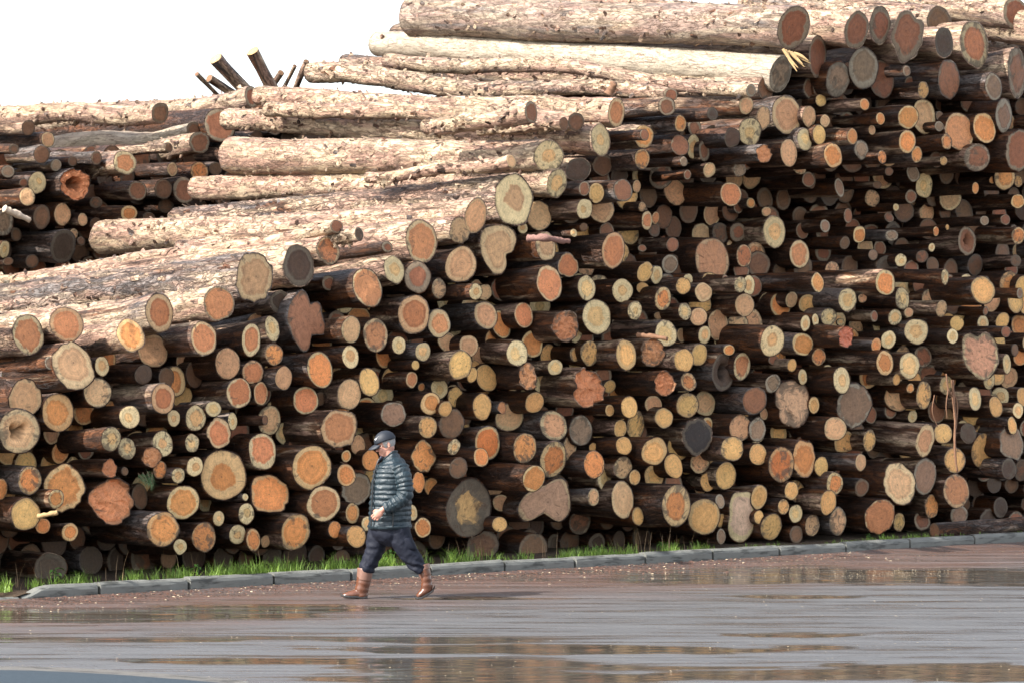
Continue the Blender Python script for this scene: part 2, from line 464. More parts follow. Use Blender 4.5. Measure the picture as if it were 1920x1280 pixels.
HUMP = NT('hump_shade_blue'); _p = HUMP.pos(); _n = HUMP.noise(_p, 30, 4, 0.7)  # dark blue of a cast shadow put into the colour
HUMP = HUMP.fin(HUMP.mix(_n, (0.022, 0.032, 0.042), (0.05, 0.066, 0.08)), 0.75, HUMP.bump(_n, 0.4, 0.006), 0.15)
EDGE = mat_concrete('sunlit_edge', (0.08, 0.075, 0.066), (0.16, 0.15, 0.135))  # sunlit band beyond the shadow, put in as a paler colour
def hump():                     # added low hump standing in for a shadowed patch of road, out of focus
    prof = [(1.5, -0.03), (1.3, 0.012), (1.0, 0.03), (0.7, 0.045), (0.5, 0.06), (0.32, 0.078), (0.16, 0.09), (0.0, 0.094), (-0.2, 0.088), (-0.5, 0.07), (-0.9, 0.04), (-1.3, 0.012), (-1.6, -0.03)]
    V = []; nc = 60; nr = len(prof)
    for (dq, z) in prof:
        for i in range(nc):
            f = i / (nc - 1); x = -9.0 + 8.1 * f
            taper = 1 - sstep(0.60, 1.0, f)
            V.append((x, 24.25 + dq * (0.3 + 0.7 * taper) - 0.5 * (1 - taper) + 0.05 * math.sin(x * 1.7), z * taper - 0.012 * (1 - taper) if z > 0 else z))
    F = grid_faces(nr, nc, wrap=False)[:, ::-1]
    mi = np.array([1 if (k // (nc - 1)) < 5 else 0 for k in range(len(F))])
    me = new_mesh('shade_hump', np.array(V), F, [HUMP, EDGE], mi)
    tag(link('shade_hump', me), 'blurred added hump painted shadow-dark with a sunlit-pale edge at the near side of the road', 'speed hump')
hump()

DATA = """53 627 60 78 r;125 608 64 68 r;94 680 20 27 g P;138 686 76 96 b F P;245 628 52 63 o P;299 587 60 73 r;286 657 54 66 b B;191 686 29 39 p;183 735 55 58 b;47 745 62 74 b F;109 773 60 74 o;36 808 78 86 b H P;269 702 31 39 k;328 715 39 58 o B;306 747 48 60 r P;243 781 40 44 p P;326 783 27 33 p;367 783 37 50 p;400 766 30 30 p;382 634 50 65 r P;410 569 56 64 r;476 520 70 100 b F;560 498 62 81 k;615 470 44 52 r;726 463 20 22 m;739 506 44 53 p;689 539 59 75 r P;616 531 28 30 m B;525 566 35 44 k B;510 616 28 50 p;471 637 38 64 r;514 664 35 42 o;427 681 43 61 b;474 698 38 47 r;532 708 31 45 b P;448 736 45 58 r;489 737 29 46 r;600 693 50 70 o P;573 750 43 56 r;658 618 37 52 b P;704 628 52 67 r;657 669 31 46 p P;692 716 39 55 y P;655 738 44 58 b;600 747 20 28 d B;748 647 25 34 p;776 589 54 76 r;738 776 44 48 g;636 802 64 78 r F P;505 787 44 58 b B;497 787 13 20 d P;411 811 48 60 r F;436 789 22 34 p;492 845 56 72 r;419 890 82 98 o W;584 875 73 83 o P;505 925 74 78 o F;607 943 55 67 r P;554 996 62 71 o P;649 854 20 24 o;672 834 28 40 b B;695 862 30 40 o;649 890 33 44 o;668 915 58 62 g F B;661 961 31 41 o;628 992 27 33 o;668 1005 35 44 y P;688 981 20 28 p;460 931 14 14 p;462 962 33 41 p;410 971 21 30 p;445 1001 37 39 p;475 1011 30 44 o;498 1014 18 24 b B;382 1006 44 58 o;208 822 37 46 p PP;238 840 36 42 p;305 831 37 51 p;283 856 36 40 t;300 880 27 36 o;360 830 27 36 p;365 874 33 39 p;334 891 25 30 p;205 877 27 38 t P;234 883 14 17 d;56 900 47 56 o P;0 917 14 44 o;120 915 74 90 o F;105 934 33 37 o PP;48 963 52 63 y P;80 985 27 30 o;131 997 31 36 o;207 940 88 86 t F;262 930 30 50 d B;343 941 59 66 o;305 991 59 66 o PP;338 1024 27 31 p;95 1065 60 62 k B;790 453 61 84 r;862 432 39 50 b;1010 404 46 58 b B;980 428 19 22 p B;1076 437 13 16 p;864 496 55 69 b;1023 462 38 56 b P;1065 498 42 47 r F;1150 469 46 71 r P;783 520 45 61 m;823 541 31 39 b;892 547 24 33 p P;908 548 30 31 b B;1030 531 50 70 r P;1100 540 36 48 p;1119 594 52 69 p;911 591 42 53 b;940 608 38 55 o B;982 591 39 50 r;1058 612 48 60 t PP;1080 622 26 42 p B;823 606 41 56 r;840 642 40 40 b B;879 648 34 42 b;793 659 29 36 p;779 684 18 19 y;863 684 42 55 y P;885 702 22 30 y;890 686 19 22 y B;970 662 42 50 p P;998 645 41 52 o B;1078 664 21 27 y B;1105 662 34 49 y;1041 688 27 31 p;912 708 40 53 y B;988 705 40 54 t P;772 711 26 31 r;790 725 14 15 o B;1100 727 54 76 t F P;824 728 33 40 p B;807 756 39 44 o;854 744 31 40 y B;835 766 25 30 y;904 762 38 52 y;1002 754 36 41 y;1143 724 32 25 y B;1143 769 17 23 y;955 782 47 52 b B;941 764 17 25 t;802 800 37 43 y P;847 794 46 56 d;1038 797 48 58 b;1089 806 44 59 g;914 830 50 66 o O;902 856 28 36 o P;851 837 27 31 p P;984 839 49 58 o P;1037 860 53 70 o;1068 840 22 50 b B;1112 838 24 18 y B;1114 870 41 54 o P;1133 896 34 49 p B;794 855 50 60 o F;859 877 35 41 d P;785 903 30 41 o;809 912 26 36 o B;901 894 26 30 m B;1001 896 37 52 o PP;940 942 31 33 b B;937 982 28 29 y;1113 931 20 34 b;793 988 31 39 o;773 960 18 32 p;1167 936 47 72 b P;1213 414 28 36 r;1229 409 14 25 r B;1261 459 24 28 m;1204 466 16 14 m B;1256 495 29 37 g;1209 510 29 39 y P;1231 516 23 35 p B;1205 540 23 22 y B;1167 545 39 46 p;1395 480 32 45 r;1415 483 41 62 r B;1452 435 38 61 p;1499 477 45 54 r;1360 522 12 14 m;1281 536 28 33 y;1290 525 22 24 p B;1243 560 33 47 o;1319 548 33 38 b;1388 534 25 31 p P;1404 535 22 38 p B;1396 572 36 44 b;1484 562 28 32 b B;1533 530 25 38 o P;1190 582 27 37 p P;1234 592 16 14 b B;1284 584 26 33 p;1310 594 31 36 b;1346 609 42 62 b B;1321 628 25 35 p;1249 625 39 51 p;1278 628 19 28 b B;1448 639 50 61 p PP;1510 606 20 31 p;1529 600 16 24 p;1505 645 34 44 o;1535 669 28 33 o;1174 665 40 58 y PP;1222 661 46 55 t;1282 675 34 45 y P;1311 665 31 43 y;1367 656 19 20 o;1356 697 50 72 k H;1391 686 37 53 r;1451 675 28 19 m B;1485 684 17 25 y;1505 706 19 31 p;1245 719 36 48 t PP;1291 715 29 36 o;1449 718 24 36 g;1415 750 42 52 m P;1526 759 22 33 y;1180 763 33 43 y P;1225 758 40 36 b B;1192 797 36 55 y B;1163 803 28 35 y;1245 783 36 39 y;1289 759 40 48 y;1322 756 35 48 b B;1325 797 22 32 o B;1388 802 40 52 b;1420 805 30 46 g;1432 775 14 24 b B;1373 840 37 47 y P;1421 851 34 42 y;1465 870 52 70 o O;1442 860 16 36 o B;1507 858 45 72 o F;1170 835 31 35 y P;1227 845 43 54 y P;1168 876 33 44 b;1190 894 22 30 y;1227 891 39 45 y B;1263 873 33 49 y;1313 864 34 47 b B;1361 891 38 54 y;1328 902 28 38 y B;1268 947 58 83 o P;1320 967 48 69 y;1350 939 17 28 g;1423 931 28 47 y;1196 967 26 35 y;1352 975 20 28 y B;1352 1005 19 30 g;1493 920 40 44 y B;1484 919 25 35 y;1469 949 20 30 y;1492 962 24 35 p;1423 969 19 27 y;1446 987 39 51 y;1523 984 29 42 b;1493 1001 28 34 d;1540 874 28 39 y;1578 712 41 53 p P;1659 680 34 48 o P;1705 685 33 50 p P;1681 711 13 22 y;1707 727 14 19 o;1682 745 60 52 b B;1732 740 36 55 y;1711 780 29 24 p B;1775 722 42 36 p B;1828 747 27 46 p;1867 762 28 42 y;1909 769 20 31 p;1855 713 23 34 p;1888 682 18 38 p;1566 803 34 47 b P;1584 828 32 42 y B;1630 825 27 42 y;1614 866 26 33 b P;1735 825 34 62 b F P;1768 812 36 40 y;1815 812 30 38 k;1843 844 48 68 y B;1897 830 46 66 g F;1898 797 17 35 y;1892 878 27 40 k;1790 862 42 48 y;1686 905 52 82 b F;1734 892 46 70 g;1793 920 51 64 r P;1565 906 34 44 o P;1616 913 24 34 d;1553 941 36 48 y P;1571 977 38 53 b;1650 968 50 66 r F;1686 978 24 36 y B;1729 976 38 36 m B;1747 948 28 45 o;1798 965 58 40 g B;1574 352 25 36 g P;1708 369 22 27 m;1733 348 38 49 p P;1680 389 14 14 p;1667 408 16 20 m;1590 405 20 28 m;1547 424 19 25 g;1611 440 26 33 o;1584 456 22 24 d;1672 442 22 22 g P;1755 434 13 19 o PP;1776 426 7 11 y P;1813 452 36 55 m H;1846 414 14 19 g PP;1885 412 21 21 m;1909 442 22 33 o PP;1908 378 22 28 o P;1747 464 13 17 p P;1729 481 22 24 m;1689 488 18 26 p;1637 478 20 22 g;1660 530 38 50 o PP;1692 560 31 44 p;1589 562 34 44 p P;1617 559 15 19 b;1772 519 14 31 p PP;1843 544 40 54 y PP;1912 550 13 22 g P;1905 489 21 24 d;1765 579 22 32 b P;1554 594 29 33 p;1576 604 19 14 p B;1639 593 17 22 m;1678 595 28 31 p;1704 586 15 19 b;1718 621 39 49 p;1666 637 26 35 p;1643 647 20 29 o;1794 606 21 30 y;1786 630 23 29 p P;1886 622 17 22 m P;1848 583 10 18 m;1903 656 18 24 d;1650 47 44 72 m;1770 80 42 60 k;1827 83 58 90 r;1533 106 48 80 m;1619 128 56 80 g;1652 148 44 74 m B;1571 149 49 67 g;1779 149 48 75 m;1863 163 31 54 g P;1907 136 44 97 m;1700 134 14 21 g;1731 169 19 34 y;1539 189 25 24 y B;1621 196 22 23 o P;1651 223 16 24 o P;1547 227 20 25 b;1635 244 13 19 b;1703 220 42 46 o;1732 219 44 68 b B;1762 218 14 19 g B;1761 237 16 20 g;1799 247 52 73 r;1775 266 23 31 o P;1846 240 40 60 o;1882 217 39 67 g;1910 282 44 80 m F;1701 266 34 45 o P;1719 290 21 32 o;1769 302 15 18 y;1832 296 41 53 m;1884 332 38 50 o;1861 338 12 14 o;1909 340 17 23 y B;1829 353 13 23 o PP;1712 325 23 33 g B;1562 292 34 47 o P;1598 256 23 31 o P;1615 281 24 37 g;1654 295 17 26 o P;1667 322 16 17 d P;1645 347 18 15 d P;1536 253 30 38 y;1522 340 18 30 d;1399 198 39 34 b;1336 214 22 26 k PP;1475 216 58 76 b;1431 222 30 45 b;1517 219 28 42 b;1276 232 25 33 o P;1302 240 24 34 m B;1406 247 41 55 p;1373 259 28 38 k PP;1509 262 33 43 p;1275 273 31 41 m;1300 275 28 48 p B;1320 284 22 40 m B;1479 287 36 54 b;1431 289 26 36 t PP;1208 253 17 22 m PP;1207 256 34 44 o;1226 243 19 20 k B;1204 298 32 38 o P;1282 303 13 19 g P;1289 328 14 19 m PP;1330 319 21 29 b P;1387 318 23 27 g P;1499 316 36 24 b B;1516 337 24 30 m PP;1370 364 36 47 r PP;1408 381 18 20 o;1384 390 20 22 m B;1437 397 22 18 b;1168 357 34 44 m P;1194 350 15 25 b B;1204 388 14 18 b;1084 318 46 46 k;1130 310 36 42 d B;1096 354 20 28 m P;1118 362 30 40 y;1096 392 30 40 p P;1094 426 16 16 d;905 1022 66 60 d B;1000 1030 84 66 d B;1250 200 31 36 m P"""

# ------------------------------------------------------------------ the logs: sawn ends measured on the photograph (column, row, width, height, look, how far out)
STYLES = {  # heartwood, sapwood, heart share, words
    'o': ((0.62, 0.245, 0.080), (0.60, 0.43, 0.21), 0.80, 'orange-hearted'),
    'r': ((0.52, 0.205, 0.088), (0.60, 0.46, 0.25), 0.80, 'red-brown pale-rimmed'),
    'p': ((0.66, 0.40, 0.17), (0.64, 0.49, 0.26), 0.48, 'pale cream'),
    'y': ((0.65, 0.36, 0.13), (0.56, 0.36, 0.16), 0.86, 'tan yellow'),
    'b': ((0.56, 0.31, 0.155), (0.56, 0.41, 0.22), 0.82, 'dull light brown'),
    'g': ((0.27, 0.165, 0.10), (0.31, 0.255, 0.18), 0.76, 'weathered grey'),
    'k': ((0.085, 0.052, 0.034), (0.13, 0.10, 0.07), 0.84, 'blackened'),
    'd': ((0.18, 0.090, 0.048), (0.16, 0.11, 0.07), 0.82, 'dark brown'),
    'm': ((0.28, 0.112, 0.058), (0.28, 0.22, 0.145), 0.80, 'dark red-brown'),
    't': ((0.50, 0.21, 0.092), (0.36, 0.18, 0.09), 0.95, 'torn orange'),
}
LOGS = []
T0, BATTER, T_REAR = 0.78, 0.10, 9.6
for ln in DATA.strip().split(';'):
    p = ln.split()
    LOGS.append(dict(u=float(p[0]), v=float(p[1]), w=float(p[2]), h=float(p[3]), st=p[4], fl=set(p[5:]), rear=False))
# lobed and burred butts: outline in picture offsets (degrees, radius in half heights)
STAR = [(96, .97), (82, .74), (70, .46), (60, .72), (42, .70), (20, .58), (-5, .62), (-22, .76), (-34, .76), (-50, .58), (-72, .52), (-84, .92), (-96, 1.0), (-110, .82), (-130, .68), (-155, .58), (-178, .62), (160, .62), (127, .74), (110, .80)]
KIDNEY = [(90, .92), (70, .98), (50, .95), (30, .84), (10, .66), (-8, .60), (-25, .42), (-45, .44), (-62, .72), (-80, .95), (-96, .98), (-115, .80), (-140, .66), (180, .60), (150, .70), (120, .88)]
BUTT = [(90, .60), (70, .80), (55, 1.0), (40, 1.02), (22, .92), (0, .94), (-20, 1.0), (-40, 1.06), (-58, 1.02), (-70, .74), (-90, .52), (-112, .66), (-128, .98), (-145, 1.08), (-165, 1.02), (175, .86), (150, .70), (120, .62)]
LOBED = [(92, .95), (75, .86), (64, .70), (50, .86), (30, .72), (8, .58), (-15, .62), (-40, .58), (-60, .74), (-82, .80), (-97, .98), (-112, .72), (-135, .56), (-160, .55), (175, .56), (150, .54), (125, .64), (108, .84)]
NOTCH = [(90, .72), (78, .98), (60, .92), (35, .78), (10, .66), (-15, .68), (-45, .74), (-70, .90), (-88, 1.0), (-105, .84), (-135, .70), (-165, .62), (165, .62), (140, .76), (118, .96), (104, .90)]
KNOB = [(90, .95), (65, .98), (40, .84), (15, .68), (-15, .68), (-45, .78), (-70, .90), (-88, 1.0), (-100, .82), (-112, .90), (-135, .72), (-155, .52), (-175, .62), (160, .62), (135, .76), (112, .92)]
SPLIT = [(90, .90), (72, .98), (50, .78), (25, .58), (0, .60), (-25, .66), (-50, .80), (-75, .98), (-90, 1.0), (-108, .88), (-130, .70), (-155, .52), (180, .44), (155, .50), (130, .70), (108, .96)]
def sp(u, v, w, h, st, fl, outline=None, label=None, far=None, rear=False, lm=None, pale=None, rough=None, grey=None, hc=None):
    LOGS.append(dict(u=u, v=v, w=w, h=h, st=st, fl=set(fl.split()), outline=outline, label=label, far=far, rear=rear, lm=lm, pale=pale, rough=rough, grey=grey, hc=hc, keep=True))
sp(573, 600, 82, 122, 'm', 'P', STAR, 'star-shaped fluted red-brown butt log set in the sloping side of the pile', lm='the star-shaped butt', hc=(.30, .13, .07))
sp(932, 467, 64, 97, 'b', '', KIDNEY, 'kidney-shaped pinkish brown log with a deep notch in its lower side', lm='the kidney-shaped log')
sp(1022, 937, 108, 100, 'b', '', BUTT, 'wide lobed grey-brown butt log with feet like roots above the kerb', lm='the lobed root butt', hc=(.36, .19, .115))
sp(1699, 70, 66, 106, 'm', '', LOBED, 'lobed dark butt log with a pointed foot near the top of the pile', lm='the pointed lobed butt on top')
sp(1837, 666, 60, 94, 'p', 'P', NOTCH, 'tall pale log with a notched top and a bluish rim', lm='the notched pale log', hc=(.50, .26, .15))
sp(1484, 757, 62, 92, 'p', '', KNOB, 'knobbly pale log with a bump under its long oval face', lm='the knobbly pale log', hc=(.48, .27, .15))
sp(1388, 967, 58, 100, 'p', 'P', SPLIT, 'tall split pinkish log standing out just above the kerb grass', lm='the tall split log by the kerb', hc=(.50, .30, .20))
sp(879, 952, 92, 114, 'k', '', None, 'huge grey-ringed log with a ragged tan heart next to the walking man', lm='the huge grey-ringed log', hc=(.45, .25, .10))
sp(1602, 759, 66, 84, 'g', 'F', None, 'big weathered grey-brown log with streaked face in the middle of the pile', lm='the big streaked grey log')
sp(1307, 817, 52, 70, 'k', 'F', None, 'large log with a charcoal-black face and a brown lower edge', lm='the charcoal-faced log', hc=(.045, .038, .034))
sp(1335, 487, 69, 83, 'r', 'PP', None, 'large round red-brown log with pale sawdust streaks and a cream rim', lm='the large sawdust-streaked log', hc=(.46, .20, .10))
sp(1585, 631, 38, 41, 't', 'PP', None, 'small ragged log with a bright brick-red torn face', lm='the brick-red torn log', hc=(.50, .165, .09))
# long logs lying on the sunlit slope: (far end column, row, thickness)
sp(476.5, 520, 70, 100, 'b', 'F', None, 'thick log with deeply furrowed grey bark and a pinkish sawn face', (-60, 580, 78), lm='the furrowed grey-barked log', pale=.42, rough=.78, grey=.6)
sp(631, 425, 25, 26, 'm', '', None, 'long thin cream-barked pole winding down the slope of the pile', (-40, 531, 30), lm='the long cream pole', pale=1.0, rough=.1, grey=0)
sp(892, 405, 42, 66, 'b', '', None, 'pink-barked log whose blunt far end shows above the cream pole', (192, 446, 66), lm='the blunt pink-barked log', pale=.85, rough=.35, grey=.25)
sp(963, 375, 70, 100, 'p', '', None, 'very large cream-faced log with cracks at the edge of the sunlit slope', (335, 418, 60), lm='the big cream-faced log', pale=.55, rough=.9, grey=.5, hc=(.50, .30, .15))
sp(1044, 344, 37, 54, 'p', '', None, 'cream-faced log with flaky yellow bark under the thickest sunlit log', (370, 353, 46), lm='the flaky yellow log', pale=.95, rough=.3, grey=.1)
sp(1029, 293, 61, 60, 'p', '', None, 'thickest yellow-barked log of the sunlit slope with a round cream face', (436, 291, 72), lm='the thickest yellow log', pale=.95, rough=.25, grey=.15)
sp(959, 303, 19, 26, 'b', 'PP', None, 'slim knotty pole lying on the thickest yellow log', (690, 332, 22), lm='the slim knotty pole', pale=.9, rough=.2, grey=.2)
sp(1126, 263, 46, 60, 'p', '', None, 'grey-streaked cream-faced log with a wavy far end above the thickest log', (427, 224, 40), lm='the wavy yellow log', pale=.92, rough=.3, grey=.2)
sp(1156, 211, 36, 56, 'r', '', None, 'pale-rimmed dark-hearted log below the peeled white trunk', (484, 181, 36), lm='the dark-hearted pale-rimmed log', pale=.8, rough=.3, grey=.25)
sp(996, 210, 30, 40, 'm', 'PP', None, 'short bright-barked log with a dark face jutting out over the slope', (798, 238, 30), lm='the jutting bright-barked log', pale=.85, rough=.15, grey=.35)
sp(1080, 229, 32, 36, 'd', '', None, 'dark-faced log beside the slim pole end high on the slope', (506, 206, 28), lm='the dark-faced slope log', pale=.9, rough=.3, grey=.1)
sp(1057, 232, 18, 26, 'd', 'PP', None, 'thin pole with a cream collar of bark and a dark end', (900, 247, 20), pale=.7, rough=.3, grey=.3)
sp(1257, 178, 24, 26, 'm', '', None, 'rough-barked log on which the peeled white trunk rests', (583, 139, 40), pale=.8, rough=.6, grey=.4)
sp(1408, 170, 19, 25, 'g', 'P', None, 'thin pale pole tucked under the peeled white trunk', (730, 112, 30), pale=.85, rough=.3, grey=.5)
sp(1463, 139, 44, 70, 'g', '', None, 'peeled white trunk with a black-blotched end lying high on the pile', (710, 84, 48), lm='the peeled white trunk', pale=1.25, rough=.0, grey=.15)
sp(1488, 52, 54, 82, 'm', '', None, 'massive mottled log along the top of the pile with an oval dark face', (776, 33, 76), lm='the massive top log', pale=.7, rough=.2, grey=.75)
sp(1606, 57, 45, 73, 'm', '', None, 'pink-barked log partly behind the massive log on the very top', (930, 1, 40), pale=.85, rough=.3, grey=.2)
sp(1985, 62, 50, 74, 'm', '', None, 'sunlit log lying behind the faces at the top corner of the pile', (1640, 8, 56), pale=.85, rough=.3, grey=.3)
sp(1905, 26, 40, 60, 'm', 'B', None, 'shaded-ended log behind the top corner logs', (1560, -8, 52), pale=.7, rough=.3, grey=.5)
sp(1975, 112, 44, 60, 'm', 'B', None, 'pale log half hidden behind the tall dark faces at the pile corner', (1735, 74, 50), pale=.8, rough=.3, grey=.3)
sp(673, 439, 16, 26, 'k', 'PP', None, 'stubby pale pole with a blackened end resting on the cream pole', (600, 452, 22), pale=.9, rough=.1, grey=.3)
sp(410.5, 569, 56, 64, 'r', '', None, 'pink-barked log with a plain red-brown face under the furrowed log', (20, 612, 60), lm='the plain red-brown slope log', pale=.8, rough=.3, grey=.2)
sp(1500, 96, 36, 44, 'd', 'B', None, 'shadowed log wedged behind the massive top log and the white trunk', (745, 66, 44), pale=.5, rough=.4, grey=.5)
sp(1436, 166, 36, 44, 'd', 'B', None, 'shadowed log wedged behind the white trunk and the rough log under it', (650, 122, 46), pale=.5, rough=.4, grey=.5)
sp(1760, 40, 40, 56, 'd', 'B', None, 'grey-barked log behind the row of dark faces on top of the pile', (1400, 6, 50), pale=.6, rough=.4, grey=.5)
sp(1990, 150, 40, 60, 'd', 'B', None, 'log filling the gap under the sunlit corner log', (1700, 110, 54), pale=.5, rough=.4, grey=.5)
# the pile further back
REAR = '''53 240 25 30 d;90 262 26 30 b;26 279 20 20 d;78 290 28 34 d;105 310 20 24 g;136 303 17 20 d;181 297 21 27 d P;316 277 16 19 d P;404 317 26 26 d B;323 318 22 27 b P;374 322 36 37 o;
258 358 32 38 m P;306 355 32 38 d;345 357 42 52 m;242 400 33 30 o P;70 343 33 43 p;51 369 29 36 b PP;117 402 34 43 b;78 407 34 46 d;118 462 44 66 k;8 468 20 34 p;8 417 30 54 g;15 322 28 24 g;44 343 17 16 m;
138 439 18 21 b;155 412 20 26 b;152 452 15 17 d;338 400 18 14 o;15 490 20 16 d;311 386 36 28 d B;180 420 24 26 d B;200 460 22 24 d B;280 410 24 26 d B;390 400 26 30 d B;30 440 22 26 d B;60 490 26 26 d B;180 380 24 22 d;410 350 30 34 d B;430 290 24 30 d B;412 235 52 64 m B'''
for ln in REAR.replace('\n', '').split(';'):
    p = ln.split()
    LOGS.append(dict(u=float(p[0]), v=float(p[1]), w=float(p[2]), h=float(p[3]), st=p[4], fl=set(p[5:]), rear=True))
sp(234, 305, 45, 45, 'r', 'PP', None, 'round red-faced log jutting out of the further pile', (100, 320, 40), rear=True, lm='the round red-faced rear log', pale=.6, grey=.3)
sp(140, 346, 62, 58, 't', 'F H P', None, 'large ragged orange log with a rotten hollow in the further pile', None, rear=True, lm='the hollow ragged rear log')
sp(374, 267, 38, 40, 'm', '', None, 'pinkish log slanting down across the further pile', (120, 330, 40), rear=True, lm='the slanting rear log', pale=.7, grey=.4)
sp(364, 243, 44, 30, 'd', 'B', None, 'smooth grey peeled log near the top of the further pile', (-40, 284, 36), rear=True, lm='the smooth grey rear log', pale=1.1, grey=.8, rough=0)
sp(472, 182, 28, 42, 'm', '', None, 'long grey and tan log crowning the further pile', (10, 222, 52), rear=True, lm='the long crowning rear log', pale=.75, grey=.55, rough=.1)
sp(300, 212, 30, 40, 'd', 'B', None, 'tan log behind the crowning log of the further pile', (-30, 214, 40), rear=True, pale=.9, grey=.2, rough=.1)

def interp_outline(pts):
    a = np.array([p[0] for p in pts], float) % 360; r = np.array([p[1] for p in pts], float)
    o = np.argsort(a); a, r = a[o], r[o]
    r = r.mean() * 1.02 + (r - r.mean()) * 1.12
    a = np.concatenate([[a[-1] - 360], a, [a[0] + 360]]); r = np.concatenate([[r[-1]], r, [r[0]]])
    g = np.arange(-60, 420, 1.0); y = np.interp(g % 360, a, r); k = np.exp(-0.5 * (np.arange(-18, 19) / 4.6) ** 2); k /= k.sum()
    y = np.convolve(y, k, 'same')
    return lambda th: np.interp(np.degrees(th) % 360, g, y)

def contour(u):
    return np.interp(u, [0, 100, 300, 476, 600, 700, 800, 900, 980, 1060, 1150, 1280, 1430, 1500, 1600, 1920],
                     [650, 630, 610, 560, 520, 505, 470, 440, 390, 320, 260, 215, 200, 120, 90, 110])

# the long slope logs replace their plain twins
LOGS = [l for l in LOGS if not (l.get('keep') is None and any(m.get('keep') and abs(m['u'] - l['u']) < 3 and abs(m['v'] - l['v']) < 3 for m in LOGS))]

# how far each log stands out of the pile: measured hints, then eased until no log hides its neighbour's face
for l in LOGS:
    fl = l['fl']
    l['p'] = random.uniform(0.0, 0.13)
    if 'P' in fl: l['p'] = random.uniform(0.18, 0.32)
    if 'PP' in fl: l['p'] = random.uniform(0.38, 0.58)
    if 'B' in fl: l['p'] = random.uniform(-0.35, -0.18)
    if l.get('far'): l['p'] = random.uniform(0.1, 0.3) + (0.35 if 'PP' in fl else 0) - (0.75 if 'B' in fl else 0)
for it in range(40):
    ch = 0
    for i in LOGS:
        for j in LOGS:
            if i is j or i['rear'] != j['rear'] or i['u'] <= j['u'] or i['u'] - j['u'] > 180: continue
            dv = abs(i['v'] - j['v'])
            if dv > 0.42 * (i['h'] + j['h']): continue
            k = math.sqrt(max(0.05, 1 - (dv / (0.5 * (i['h'] + j['h']))) ** 2))
            gap = (i['u'] - i['w'] / 2 * k) - (j['u'] + j['w'] / 2 * k)
            lim = 0.5 if 'B' in j['fl'] else 0.16
            cov = (i['p'] - j['p']) * 0.664 * 160 - max(gap, -2)
            if gap > -0.35 * min(i['w'], j['w']) and cov > lim * j['w']:
                d = min(0.08, (cov - lim * j['w']) / 106 * 0.5)
                i['p'] -= d * 0.6; j['p'] += d * (0.4 if 'B' not in j['fl'] else 0.2); ch += 1
    if not ch: break

def hollow(u, v):              # the upper middle of the pile face falls back a little
    return 0.75 * float(sstep(1120, 1330, u) * sstep(290, 350, v) * sstep(540, 470, v))
XS_DEF = np.array([0, 0.0, 0.006, 0.03, 0.08, 0.15, 0.24, 0.35, 0.48, 0.64, 0.85, 1.15, 1.6, 2.3, 3.4, 5.0])

